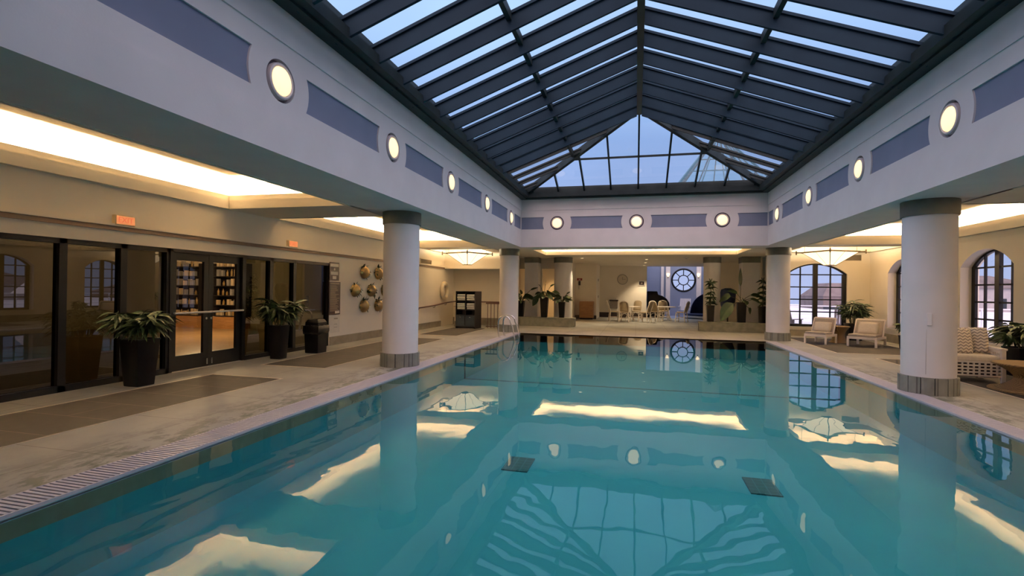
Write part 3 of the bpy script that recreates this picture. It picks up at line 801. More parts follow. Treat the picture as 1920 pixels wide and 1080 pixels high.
def bigleaf(label, loc, rb, rtop, h, leaves, group, seed=1, mat='leaf'):
    """pot with a few large leaves on long stalks: (azimuth, tilt, stalk length, blade length, blade width, droop)"""
    rr = random.Random(seed)
    t = thing('potted_plant', label, 'plant', loc, 0, group)
    pot(t, rb, rtop, h)
    st = MB(); fo = MB()
    for az, el, sl, L, W, dr in leaves:
        d = Vector((math.cos(az)*math.cos(el), math.sin(az)*math.cos(el), math.sin(el)))
        p0 = Vector((rr.uniform(-.04, .04), rr.uniform(-.04, .04), h-.1)); p1 = p0+Vector((0, 0, .12))+d*sl*.5+Vector((0, 0, sl*.1)); p2 = p1+d*sl*.5
        st.tube([p0, p0.lerp(p1, .5)+Vector((0, 0, .04)), p1, p2], .011, 6)
        d2 = (d+Vector((0, 0, -.25))).normalized()
        fo.leaf(p2, d2, L, W, dr*1.25, 6, .12, rr.choice((-1, 1))*rr.uniform(.5, 1.1))
    st.build('stem', 'stem', t); fo.build('foliage', mat, t)
    return t
def ring_leaves(n, el0, el1, sl, L, W, seed, dr=.9):
    rr = random.Random(seed)
    return [(2*PI*k/n*1.618*2+rr.uniform(-.4, .4), rr.uniform(el0, el1), sl*rr.uniform(.6, 1.1), L*rr.uniform(.8, 1.2), W*rr.uniform(.8, 1.2), dr*rr.uniform(.6, 1.3)) for k in range(n)]
PT = .37
GP = 'black pots on the stone plinths'
bigleaf('broad leaved plant in a black pot on the plinth, next to the far ladder column', (-4.80, 21.08, PT), .13, .19, .69,
        ring_leaves(16, .1, 1.0, .26, .40, .22, 11) + [(.15, .75, .55, .34, .12, .3), (-.2, .35, .4, .35, .14, .8)], GP, 1)
bigleaf('tall middle pot on the ladder side plinth with broad leaves and upright dark tips', (-3.78, 21.08, PT), .14, .21, .85,
        ring_leaves(13, .0, .8, .22, .38, .24, 12) + [(PI+.1, -.25, .28, .46, .34, 1.0), (2.6, 1.05, .40, .22, .10, .4), (1.2, 1.35, .5, .24, .09, .2), (.5, 1.0, .45, .24, .10, .5), (0., .5, .35, .36, .2, .8)], GP, 2)
bigleaf('shorter broad leaved plant in a black pot, inner end of the ladder side plinth', (-3.03, 21.08, PT), .115, .175, .66,
        ring_leaves(17, .1, 1.0, .2, .33, .18, 13) + [(2.6, .8, .4, .34, .16, .5), (.1, .9, .35, .2, .1, .2)], GP, 3)
def dracaena(label, loc, rb, rtop, h, top, seed, mat='leaf'):
    rr = random.Random(seed)
    t = thing('potted_plant', label, 'plant', loc, 0, GP)
    pot(t, rb, rtop, h)
    st = MB(); fo = MB()
    st.tube([(0, 0, h-.1), (.02, .01, h+(top-h)*.5), (.0, 0, top-.18)], .018, 8, r2=.011)
    nl = 5
    for li in range(nl):
        z = h+.10+(top-h-.25)*li/(nl-1)
        for k in range(13):
            a = 2*PI*k/13+li+rr.uniform(-.2, .2)
            fo.leaf((.02, 0, z+rr.uniform(-.05, .05)), (math.cos(a), math.sin(a), rr.uniform(.0, .8)), rr.uniform(.20, .32), .095, rr.uniform(.7, 1.5), 5, .15, rr.uniform(-1, 1))
    for k in range(4):
        a = 2*PI*k/4+.4
        fo.leaf((0, 0, top-.16), (.35*math.cos(a), .35*math.sin(a), 1), .22, .05, .2, 4)
    st.build('stem', 'stem', t); fo.build('foliage', mat, t)
dracaena('tall layered plant in a black pot at the inner end of the lounger side plinth', (2.84, 21.08, PT), .135, .175, .64, 1.67, 31)
bigleaf('huge leaved plant in a black pot at the middle of the lounger side plinth', (3.97, 21.08, PT), .155, .20, .78,
        [(PI+.2, -.35, .35, .85, .50, .9), (PI-.3, .35, .45, .50, .34, .9), (1.5, 1.45, .55, .75, .17, .05), (.1, .55, .42, .50, .22, .9), (-.1, .25, .35, .50, .22, .8), (.2, .05, .75, .40, .30, 1.0), (-.6, -.7, .42, .26, .24, 1.8), (2.6, .9, .35, .42, .2, .7), (-1.5, .4, .2, .4, .3, 1.2)], GP, 5, 'leaf')
dracaena('tall layered plant in a black pot on the plinth, next to the far lounger column', (4.72, 21.08, PT), .13, .17, .64, 1.72, 33)
for x0, x1, lab in ((-4.97, -2.47, 'long grey green stone plinth carrying three pots, ladder side'), (2.42, 5.0, 'long grey green stone plinth carrying three pots, lounger side')):
    pl = thing('stone_plinth', lab, 'plinth', ((x0+x1)/2, 21.12, 0), group='stone plinths')
    hw = (x1-x0)/2; ch = .22
    fp = [(-hw, -.12), (-hw+ch, -.32), (hw-ch, -.32), (hw, -.12), (hw, .22), (-hw, .22)]
    MB().loft([[(u, v, 0) for u, v in fp], [(u, v, PT-.04) for u, v in fp]]).build('body', 'plinth', pl)
    fp2 = [(u*1.008, v*1.04) for u, v in fp]
    MB().loft([[(u, v, PT-.04) for u, v in fp2], [(u, v, PT-.001) for u, v in fp2]]).build('coping', 'plinth', pl, bevel=.008)

# ------------------------------------------------------------------ back-left corner: ramp wall, rail, towel rack
b = MB(); b.box(WL, -5.32, 20.55, 20.75, 0, ZS); struct(b.build('wall_back_left', 'cream'))
b = MB(); b.box(WL, SL+.02, 19.45, 19.6, 2.36, ZS); struct(b.build('wall_lintel', 'cream'))
m = MB(); m.box(WL, SL+.02, 19.41, 19.45, 2.34, 2.40); struct(m.build('trim_8', 'cream'))
m = MB(); m.box(WL, -5.32, 20.53, 20.55, 0, .3); struct(m.build('baseboard_back', 'base_tile'))
b = MB(); b.box(-5.47, -5.32, 20.5, 25.4, 0, ZS); struct(b.build('wall_partition', 'cream'))
m = MB(); m.box(-7.1, -6.55, 19.15, 19.25, 0, .78); m.box(-7.1, -7.0, 19.25, 20.5, 0, .78)
lw = struct(m.build('wall_ramp', 'cream')); MB().box(-7.13, -6.52, 19.11, 19.29, .78, .83).build('coping', 'trim_line', lw)
MB().box(-7.11, -6.54, 19.14, 19.15, 0, .22).build('tile_base', 'base_tile', lw)
t = thing('handrail', 'dark wooden handrail on brackets along the wall below the life ring', 'handrail', (WL, 0, 0))
m = MB(); m.tube([(.09, 14.9, .74), (.09, 18.2, .86), (.09, 19.6, .95), (.12, 20.4, .98), (.3, 20.46, .98), (2.5, 20.46, .98)], .026, 10); m.build('rail', 'rail_wood', t, smooth=True)
for y, z in ((15.3, .73), (16.8, .79), (18.3, .845), (19.5, .92)): MB().tube([(0, y, z-.06), (.07, y, z-.06), (.09, y, z)], .011, 6).build('bracket', 'bronze', t)
for x in (.6, 1.1, 1.6, 2.1): MB().tube([(x, 20.55-0, .92), (x, 20.47, .92), (x, 20.46, .97)], .011, 6).build('bracket', 'bronze', t)
t = thing('balustrade', 'dark metal balustrade with wooden rail between the towel rack and column', 'railing', (-5.72, 18.95, 0))
m = MB(); m.bar((0, 0, .97), (.66, 0, .97), .05, .05); m.build('top_rail', 'rail_wood', t)
m = MB(); m.bar((0, 0, .06), (.66, 0, .06), .03, .03); m.build('bottom_rail', 'rail_wood', t)
for k in range(5): MB().box(.06+k*.135, .08+k*.135, -.01, .01, .0, .95).build('baluster', 'rail_wood', t)
# towel rack
RZT = .30
rk = thing('towel_rack', 'dark towel rack with four open cubbies over two blue grey doors', 'rack', (-6.33, 18.62, 0), -RZT*.6)
W_, D_, H_ = .43, .25, 1.43
m = MB(); th = .03
m.box(-W_, -W_+th, -D_, D_, 0, H_); m.box(W_-th, W_, -D_, D_, 0, H_); m.box(-W_, W_, -D_, D_, H_-th, H_); m.box(-W_, W_, D_-.02, D_, 0, H_)
m.box(-.015, .015, -D_, D_, .06, H_); m.box(-W_, W_, -D_, D_, .05, .09)
for z in (.70, 1.04): m.box(-W_, W_, -D_, D_, z, z+.03)
m.box(-W_, W_, -D_, D_, .49, .52)
m.build('carcass', 'rack', rk, bevel=.003)
for x0, x1 in ((-W_+.035, -.02), (.02, W_-.035)):
    d = MB().box(x0, x1, -D_-.012, -D_, .09, .49).build('door', 'rack_door', rk)
    MB().box((x0+x1)/2-.03, (x0+x1)/2+.03, -D_-.024, -D_-.012, .42, .44).build('pull', 'chrome', d)
GT = 'folded white towels in the dark rack'
rr = random.Random(9); first = None
rot = Matrix.Rotation(-RZT*.6, 4, 'Z')
for ci, (cx_, z0, nm) in enumerate(((-.21, .731, 'lower cubby by the wall side'), (.21, .731, 'lower cubby by the balustrade side'), (-.21, 1.071, 'upper cubby by the wall side'), (.21, 1.071, 'upper cubby by the balustrade side'))):
    for k in range(3):
        p = rot @ Vector((cx_+rr.uniform(-.008, .008), -.03, z0+k*.082)); p = p+Vector((-6.33, 18.62, 0))
        lab = 'folded white towel, %s of the stack in the %s' % (('bottom', 'middle', 'top')[k], nm)
        if first is None:
            first = thing('towel', lab, 'towel', p, -RZT*.6, GT)
            prof = []
            for i in range(13):
                a = -PI/2+PI*i/12; prof.append((-.17-.036*math.cos(a), .039+.038*math.sin(a)))
            prof += [(.17, .076), (.175, .040), (.17, .001)]
            MB().loft([[(x, u, z) for u, z in prof] for x in (-.165, .165)]).build('cloth', 'towel', first, bevel=.008)
            m = MB(); m.tube([(-.163, -.2, .04), (.163, -.2, .04)], .006, 6); m.build('fold', 'towel', first)
        else: copy_thing(first, p, None, lab)
# life ring and vents
t = thing('life_ring', 'cream life ring hanging on the wall above the handrail', 'life ring', (WL+.084, 19.3, 1.45))
pts = [(0, .30*math.cos(2*PI*k/36), .30*math.sin(2*PI*k/36)) for k in range(36)]
MB().tube(pts, .075, 14, closed=True).build('ring', 'life_ring', t, smooth=True)
for a in (.78, 2.36, 3.93, 5.5):
    m = MB(); c = Vector((0, .30*math.cos(a), .30*math.sin(a))); tg = Vector((0, -math.sin(a), math.cos(a)))
    m.tube([c-tg*.03, c+tg*.03], .079, 14); m.build('band', 'sign_white', t, smooth=True)
MB().tube([(-.07, 0, .33), (-.02, 0, .37), (-.02, 0, .3)], .012, 8).build('hook', 'black_metal', t)
def vent(label, pos, rz, w=.55, h=.16):
    t = thing('air_vent', label, 'vent', pos, rz, 'wall air vents')
    m = MB(); m.box(0, .02, -w/2-.025, w/2+.025, -h/2-.025, -h/2); m.box(0, .02, -w/2-.025, w/2+.025, h/2, h/2+.025); m.box(0, .02, -w/2-.025, -w/2, -h/2, h/2); m.box(0, .02, w/2, w/2+.025, -h/2, h/2)
    m.build('frame', 'cream', t)
    m = MB(); m.box(0, .004, -w/2, w/2, -h/2, h/2)
    for k in range(7):
        z = -h/2+h*(k+.5)/7; m.quadbox([(0.004, -w/2, z), (.018, -w/2, z-.008), (.018, w/2, z-.008), (.004, w/2, z), (.004, -w/2, z+.006), (.018, -w/2, z-.002), (.018, w/2, z-.002), (.004, w/2, z+.006)])
    m.build('louvre', 'vent', t)
    return t
vent('brown louvred air vent on the upper wall near the pyramid lantern and life ring', (WL, 17.55, 2.52), 0, 1.0)
vent('brown louvred air vent on the upper wall, half hidden behind the near white column', (WL, 15.95, 2.52), 0, .9)
vent('brown louvred air vent high in the corner above the pair of loungers', (7.35, 20.0, 2.80), -PI/2, .55, .2)
vent('brown louvred air vent high on the wall at the picture edge, above the armchair', (WR, 11.9, 2.78), PI, .5, .2)

# ------------------------------------------------------------------ hanging lanterns
def lantern(label, pos, rz):
    t = thing('pyramid_lantern', label, 'light', pos, rz, 'inverted pyramid lanterns')
    R, r_, h = .80, .17, .42
    top = [(R*math.cos(PI/2*k), R*math.sin(PI/2*k), 0) for k in range(4)]
    bot = [(r_*math.cos(PI/2*k), r_*math.sin(PI/2*k), -h) for k in range(4)]
    for k in range(4):
        a, b2, c, d = top[k], top[(k+1)%4], bot[(k+1)%4], bot[k]
        m = MB(); vs = [m.bm.verts.new(p) for p in (a, b2, c, d)]; m.bm.faces.new(vs); m.build('shade_panel', 'shade', t, solid=.006)
    m = MB()
    for k in range(4): m.bar(Vector(top[k])*1.02, Vector(top[(k+1)%4])*1.02, .035, .045)
    for k in range(4):
        v = Vector(top[k]).normalized(); m.bar(Vector(top[k])-v*.05, Vector(top[k])+v*.16, .03, .03); m.box(*[q for q in (top[k][0]+v.x*.16-.02, top[k][0]+v.x*.16+.02, top[k][1]+v.y*.16-.02, top[k][1]+v.y*.16+.02, -.07, .06)])
    m.build('top_frame', 'bronze', t)
    m = MB()
    for k in range(4):
        m.bar(top[k], bot[k], .022, .022)
        m.bar((Vector(top[k])+Vector(top[(k+1)%4]))/2, (Vector(bot[k])+Vector(bot[(k+1)%4]))/2, .010, .012)
    m.build('rib', 'bronze', t)
    MB().loft([[(Vector(p)*1.08)[:2]+(z,) for p in bot] for z in (-h-.015, -h+.015)]).build('bottom_frame', 'bronze', t)
    for k in range(4): MB().tube([(top[k][0]*.9, top[k][1]*.9, .0), (top[k][0]*.9, top[k][1]*.9, .55)], .008, 6).build('hanger', 'bronze', t)
    L = bpy.data.lights.new('lantern_bulb', 'POINT'); L.energy = 130; L.color = (1, .76, .48); L.shadow_soft_size = .12
    o = bpy.data.objects.new('lantern_bulb', L); COL.objects.link(o); o.location = Vector(pos)+Vector((0, 0, .06))
lantern('lit inverted pyramid lantern hanging above the towel rack', (-6.33, 18.4, 2.88), .32)
lantern('lit inverted pyramid lantern hanging above the pair of loungers', (6.12, 18.4, 2.88), -.32)

# ------------------------------------------------------------------ back lounge
b = MB(); b.box(-5.35, -2.85, 23.0, 23.2, 2.5, ZS); b.box(-3.6, -2.85, 23.0, 23.2, 0, 2.5); b.box(-4.95, -4.25, 23.0, 23.2, 0, 2.5); struct(b.build('wall_niche', 'cream'))
b = MB(); b.box(-5.5, -3.3, 25.2, 25.4, 0, ZS); b.box(-3.4, -3.2, 25.2, 27.3, 0, ZS); struct(b.build('wall_back_niche', 'cream'))
b = MB(); b.box(-3.4, -2.08, 27.3, 30.2, 0, ZS); struct(b.build('wall_back_bay', 'cream'))
b = MB(); b.box(-2.08, .58, 29.9, 30.2, 0, ZS); struct(b.build('wall_back', 'cream'))
m = MB(); m.box(-3.4, -2.06, 27.27, 27.3, 0, .2); m.box(-2.08, .58, 29.87, 29.9, 0, .28); struct(m.build('baseboard_lounge', 'dark_wood'))
b = MB(); b.box(3.72, 5.2, 26.0, 26.2, 0, ZS); struct(b.build('wall_lounge_right', 'cream'))
b = MB(); b.box(5.02, 5.22, 20.0, 26.2, 0, ZS); struct(b.build('wall_lounge_side', 'cream'))
# atrium beyond
b = MB(); b.box(.46, .6, 30.2, 34.4, 0, 4.6); b.box(5.6, 5.8, 26.2, 34.4, 0, 4.6); struct(b.build('wall_atrium_side', 'pale_blue')); b = MB(); b.box(.4, 5.8, 30.2, 34.4, -.25, -.002); struct(b.build('floor', 'pale_blue'))
RWX, RWZ, RWR = 2.94, 2.29, .74
b = MB(); b.plate([(.5, 0), (5.8, 0), (5.8, 4.6), (.5, 4.6)], [[(RWX+RWR*math.cos(2*PI*k/48), RWZ+RWR*math.sin(2*PI*k/48)) for k in range(48)]], lambda u, v, w: (u, 34.0+w, v), .25)
struct(b.build('wall_atrium_back', 'pale_blue'))
rw = MB()
rw.tube([(RWX+(RWR-.03)*math.cos(2*PI*k/48), 34.02, RWZ+(RWR-.03)*math.sin(2*PI*k/48)) for k in range(48)], .06, 8, closed=True)
rw = struct(rw.build('window_14', 'black_metal', smooth=True), 'round window with eight spokes on the blue wall'); rw['category'] = 'window'
m = MB(); m.tube([(RWX+.31*math.cos(2*PI*k/36), 34.02, RWZ+.31*math.sin(2*PI*k/36)) for k in range(36)], .03, 8, closed=True)
for k in range(8):
    a = 2*PI*k/8; m.bar((RWX+.31*math.cos(a), 34.02, RWZ+.31*math.sin(a)), (RWX+RWR*math.cos(a), 34.02, RWZ+RWR*math.sin(a)), .05, .05, (0, 1, 0))
m.build('spoke', 'black_metal', rw)
m = MB(); vs = [m.bm.verts.new((RWX+RWR*math.cos(2*PI*k/48), 34.05, RWZ+RWR*math.sin(2*PI*k/48))) for k in range(48)]; m.bm.faces.new(vs); m.build('pane', 'pane', rw)
m = MB()
for x0, x1 in ((1.55, 1.72), (1.85, 2.12), (3.72, 4.0)): m.box(x0, x1, 33.88, 34.0, .05, 4.4)
struct(m.build('trim_9', 'white_paint'))
def wall_sconce(label, x):
    t = thing('wall_sconce', label, 'light', (x, 33.86, 2.62), group='glowing sconces in the blue room')
    MB().lathe([(.02, -.14), (.09, 0), (.10, .08), (.09, .085)], 18).build('glass', 'shade', t, smooth=True)
    MB().box(-.03, .03, 0, .03, -.2, .05).build('bracket', 'bronze', t)
wall_sconce('glowing sconce on the white post beside the round window, nearer the clock', 1.98)
wall_sconce('glowing sconce on the white post beside the round window, nearer the plinth column', 3.83)

# round daybed with navy hood
t = thing('daybed', 'round white daybed with a navy canvas hood in the blue room', 'daybed', (4.05, 31.2, 0))
MB().lathe([(1.22, .04), (1.28, .06), (1.28, .14), (1.2, .17)], 48).build('base', 'deck_white', t, smooth=True)
MB().lathe([(1.22, .17), (1.24, .20), (1.22, .26), (.02, .27)], 48).build('mattress', 'navy', t, smooth=True)
m = MB(); rows = []
for i in range(9):
    th_ = (PI/2)*i/8
    rows.append([(1.2*math.cos(ph)*1.0, 1.2*math.sin(ph)*math.cos(th_), .2+1.25*abs(math.sin(ph))*math.sin(th_)*1.0) for ph in [PI*j/20 for j in range(21)]])
for i in range(8):
    for j in range(20):
        vs = [m.bm.verts.new(p) for p in (rows[i][j], rows[i][j+1], rows[i+1][j+1], rows[i+1][j])]; m.bm.faces.new(vs)
hood = m.build('hood', 'navy', t, smooth=True, solid=.02); hood.rotation_euler = (0, 0, -.75)
t = thing('deck_chair', 'white slatted deck chair standing under the round window', 'chair', (2.85, 32.6, 0), -.3)
m = MB()
for k in range(7): m.bar((-.3, -.25+k*.08, .42+.0*k), (.3, -.25+k*.08, .42), .07, .02)
m.build('seat', 'deck_white', t)
m = MB()
for k in range(7): m.bar((-.28+k*.093, .30, .42), (-.28+k*.093, .52, 1.12), .08, .02, (0, 1, .3))
m.build('backrest', 'deck_white', t)
for x in (-.3, .3):
    for y in (-.25, .3): MB().box(x-.03, x+.03, y-.03, y+.03, 0, .62).build('leg', 'deck_white', t)
    MB().box(x-.05, x+.05, -.3, .35, .62, .65).build('armrest', 'deck_white', t)
# dark covered piano-like shape
t = thing('covered_grill', 'large dark covered shape with a curved top beside the opening edge', 'cover', (1.25, 30.9, 0))
prof = [(-.62, .0), (-.62, 1.55), (-.05, 1.55), (.0, 1.36), (.25, 1.28), (.48, 1.12), (.62, .9), (.68, .5), (.60, .42), (.4, .4), (.36, 0)]
MB().loft([[(u, y, z) for u, z in prof] for y in (-.3, .3)]).build('cover', 'pot_black', t, bevel=.04)

# navy covered umbrella behind the plinth
t = thing('covered_umbrella', 'folded navy cover standing behind the middle pot of the lounger side', 'cover', (4.05, 24.6, 0))
MB().lathe([(.02, .45), (.16, .55), (.30, .95), (.34, 1.45), (.28, 1.66), (.12, 1.72), (.02, 1.72)], 20).build('canvas', 'navy', t, smooth=True)
MB().lathe([(.03, 0.03), (.03, .6)], 12).build('pole', 'black_metal', t); MB().lathe([(.28, 0), (.28, .03), (.05, .05)], 24).build('base', 'black_metal', t)

# cabinet
t = thing('cabinet', 'small honey oak two door cabinet against the back wall', 'cabinet', (-2.56, 27.08, 0))
m = MB(); m.box(-.37, .37, -.2, .2, .08, .96); m.build('body', 'wood', t, bevel=.004)
MB().box(-.40, .40, -.23, .21, .96, .99).build('top', 'rattan', t); MB().box(-.34, .34, -.18, .2, 0, .08).build('kickplate', 'black_plastic', t)
for x0, x1 in ((-.35, -.01), (.01, .35)):
    d = MB().box(x0, x1, -.22, -.2, .12, .93).build('door', 'wood', t, bevel=.003)
    m = MB(); m.box(x0+.06, x1-.06, -.226, -.22, .18, .87); m.build('door_panel', 'wood', d)
    MB().lathe([(.012, 0), (.016, .02)], 12, (x1-.04 if x0 < -.1 else x0+.04, -.24, .55), axis='y').build('knob', 'bronze', d)
# emergency phone, clock, framed sign, switches, fountain
t = thing('emergency_phone', 'small red sign over a dark emergency phone on the wall above the cabinet', 'phone', (-2.98, 27.3, 1.95))
MB().box(-.14, .14, -.012, 0, .12, .24).build('sign', 'sign_red', t)
m = MB(); m.box(-.05, .05, -.014, -.012, .16, .20); m.build('sign_panel', 'sign_white', t)
MB().box(-.055, .055, -.06, 0, -.14, .09).build('handset_box', 'sign_dark', t, bevel=.01)
MB().tube([(-.02, -.03, -.14), (-.03, -.03, -.25), (-.03, -.03, -.36)], .008, 6).build('cord', 'bronze', t)
t = thing('wall_clock', 'round wall clock on the back wall above the table', 'clock', (-.78, 29.88, 2.2))
MB().lathe([(.30, 0), (.30, -.04), (.27, -.05), (.26, -.03)], 40, axis='y', cap=False).build('rim', 'grey_plastic', t, smooth=True)
MB().lathe([(.27, -.025), (.27, -.02)], 40, axis='y').build('face', 'clock_face', t)
m = MB(); m.bar((0, -.035, 0), (.0, -.035, .15), .015, .006, (0, 1, 0)); m.bar((0, -.035, 0), (.19, -.035, .03), .012, .006, (0, 1, 0)); m.build('hand', 'black_plastic', t)
t = thing('framed_sign', 'small dark framed sign under the downlights beside the opening', 'sign', (.30, 29.88, 2.0))
MB().box(-.17, .17, -.02, 0, -.13, .13).build('frame', 'white_paint', t); MB().box(-.14, .14, -.024, -.02, -.10, .10).build('plate', 'sign_dark', t)
m = MB(); m.box(-.05, .05, -.027, -.024, -.04, .03); m.build('pictogram', 'sign_grey', t)
for z, lab in ((2.13, 'upper small dark switch on the wall corner behind the cane chairs'), (1.2, 'lower small dark switch on the wall corner behind the cane chairs')):
    tag(MB().box(0, .02, -.04, .04, -.07, .07).build('wall_switch', 'bronze', loc=(-2.08, 28.6, z), bevel=.005), lab, 'switch')
t = thing('drinking_fountain', 'brushed steel drinking fountain on the back wall behind the cane chairs', 'fountain', (-1.25, 29.88, .52))
MB().box(-.22, .22, -.32, 0, 0, .42).build('body', 'steel_fountain', t, bevel=.02); MB().box(-.25, .25, -.38, 0, .42, .50).build('basin', 'dark_wood', t, bevel=.015)
MB().tube([(.1, -.15, .5), (.1, -.15, .58), (.1, -.2, .58)], .012, 8).build('spout', 'chrome', t)

# downlights in the lounge ceiling
def downlight(label, x, y, e=14, col=(1, .77, .50)):
    t = thing('downlight', label, 'light', (x, y, ZS), group='round ceiling downlights')
    MB().lathe([(.10, -.006), (.075, -.012), (.075, -.001)], 24, cap=False).build('trim_ring', 'white_paint', t, smooth=True)
    MB().lathe([(.074, -.004), (.074, -.002)], 24).build('lens', 'downlight', t)
    L = bpy.data.lights.new('downlight_beam', 'SPOT'); L.energy = e; L.color = col; L.spot_size = 1.7; L.spot_blend = .6; L.shadow_soft_size = .06
    o = bpy.data.objects.new('downlight_beam', L); COL.objects.link(o); o.location = (x, y, ZS-.02)
downlight('round ceiling downlight before the wall with the emergency phone', -2.36, 22.6, 190)
downlight('round ceiling downlight beside the opening, nearest of three in a row', .44, 23.6, 200)
downlight('round ceiling downlight beside the opening, middle of three in a row', .44, 26.2, 200)
downlight('round ceiling downlight beside the opening, farthest of three in a row', .42, 29.0, 230)
downlight('round ceiling downlight lighting the warm niche behind the ladder side plinth', -3.95, 24.3, 110, (1, .55, .2))
t = thing('smoke_detector', 'white round smoke detector on the lounge ceiling before the round window', 'detector', (2.03, 22.3, ZS))
MB().lathe([(.10, 0), (.10, -.02), (.08, -.045)], 24).build('housing', 'white_paint', t, smooth=True); MB().lathe([(.05, -.045), (.045, -.06)], 20).build('sensor_ring', 'grey_plastic', t)
t = thing('ceiling_speaker', 'round flush speaker in the lit ceiling tray above the glass wall', 'speaker', (-6.5, 4.45, ZS+.5))
MB().lathe([(.13, 0), (.13, -.012), (.11, -.02)], 32).build('rim', 'white_paint', t, smooth=True); MB().lathe([(.108, -.006), (.108, -.002)], 32).build('grille', 'ceil', t)

# cane chairs and tables
def cane_chair(label, loc, rz):
    t = thing('cane_chair', label, 'chair', loc, rz, 'pale cane chairs in the lounge')   # faces -y
    MB().lathe([(.20, .42), (.22, .43), (.22, .455), (.20, .465)], 20, sq=True).build('seat', 'cane_seat', t, smooth=True)
    for sx, sy_ in ((-1, -1), (1, -1), (-1, 1), (1, 1)):
        MB().tube([(sx*.19, sy_*.18, .44), (sx*.22, sy_*.21+(.02 if sy_ > 0 else 0), .0)], .021, 8).build('leg', 'rattan', t, smooth=True)
    m = MB(); m.tube([(-.205, -.2, .16), (.205, -.2, .16)], .011, 6); m.tube([(-.205, .205, .16), (.205, .205, .16)], .011, 6)
    m.tube([(-.205, -.2, .2), (-.205, .205, .2)], .011, 6); m.tube([(.205, -.2, .2), (.205, .205, .2)], .011, 6)
    for sy_ in (-.19, .2):
        m.tube([(-.20, sy_, .22), (-.14, sy_, .34), (0, sy_, .40), (.14, sy_, .34), (.20, sy_, .22)], .009, 6)
    m.build('stretcher', 'rattan', t, smooth=True)
    pts = [(-.20, .18, .44), (-.225, .24, .62), (-.20, .30, .80)]
    for k in range(9):
        a = PI-PI*k/8; pts.append((.20*math.cos(a), .31+.02*math.sin(a), .82+.13*math.sin(a)))
    pts += [(.20, .30, .80), (.225, .24, .62), (.20, .18, .44)]
    MB().tube(pts, .022, 8).build('back_frame', 'rattan', t, smooth=True)
    m = MB(); rows = []
    for i in range(7):
        z = .47+i*.075; y = .18+.13*(i/6); wv = .19 if z < .84 else .19*math.sqrt(max(0, 1-((z-.82)/.14)**2))
        rows.append([(-wv, y, z), (0, y+.02, z), (wv, y, z)])
    for A, B in zip(rows, rows[1:]):
        for j in range(2): m.bm.faces.new([m.bm.verts.new(p) for p in (A[j], A[j+1], B[j+1], B[j])])
    m.build('backrest', 'cane_seat', t, smooth=True, solid=.012)
    t.scale = (1.1, 1.1, 1.1)
    return t
def lounge_table(label, loc, r):
    t = thing('cane_table', label, 'table', loc, 0, 'pale cane tables in the lounge')
    MB().lathe([(r-.01, .72), (r, .73), (r, .745), (r-.01, .755)], 36).build('table_top', 'rattan', t, smooth=True)
    for k in range(4):
        a = PI/4+k*PI/2; MB().tube([(.12*math.cos(a), .12*math.sin(a), .72), (.16*math.cos(a), .16*math.sin(a), .35), (.34*math.cos(a), .34*math.sin(a), 0)], .02, 8).build('leg', 'rattan', t, smooth=True)
    MB().tube([(.2*math.cos(2*PI*k/20), .2*math.sin(2*PI*k/20), .2) for k in range(20)], .012, 6, closed=True).build('stretcher_ring', 'rattan', t)
lounge_table('round pale cane table nearer the cabinet, ringed by cane chairs', (-.30, 26.3, 0), .52)
lounge_table('round pale cane table nearer the round window', (1.55, 27.4, 0), .48)
ch = cane_chair('pale cane chair facing the nearer table from its cabinet side, leaning back', (-1.08, 25.95, 0), 1.75)
for loc, rz, lab in (((-.52, 25.42, 0), 2.95, 'pale cane chair with its back to the pool, at the table near the cabinet'),
                     ((.42, 25.75, 0), 4.25, 'pale cane chair seen from the side, between the two tables'),
                     ((-.0, 27.2, 0), -.3, 'pale cane chair behind the table nearer the cabinet, facing the pool'),
                     ((1.02, 26.75, 0), 2.5, 'pale cane chair with its back to the pool, at the table near the round window'),
                     ((1.45, 28.3, 0), .1, 'pale cane chair behind the table near the round window'),
                     ((2.25, 26.95, 0), 4.3, 'pale cane chair on the plinth side of the farther table, facing away from the plinth')):
    copy_thing(ch, loc, rz, lab)

# ------------------------------------------------------------------ right side: walls with arched windows
def arch_pts(c, hw, z0, zs, rise, n=16):
    """arched outline: jambs to zs, segmental arch of given rise"""
    R = (hw*hw+rise*rise)/(2*rise); a0 = math.asin(hw/R)
    pts = [(c-hw, z0), (c+hw, z0)]
    for i in range(n+1):
        a = a0-2*a0*i/n; pts.append((c+R*math.sin(a), zs+rise-R+R*math.cos(a)))
    return pts
def arch_z(x, c, hw, zs, rise):
    R = (hw*hw+rise*rise)/(2*rise); return zs+rise-R+math.sqrt(max(0, R*R-(x-c)**2))
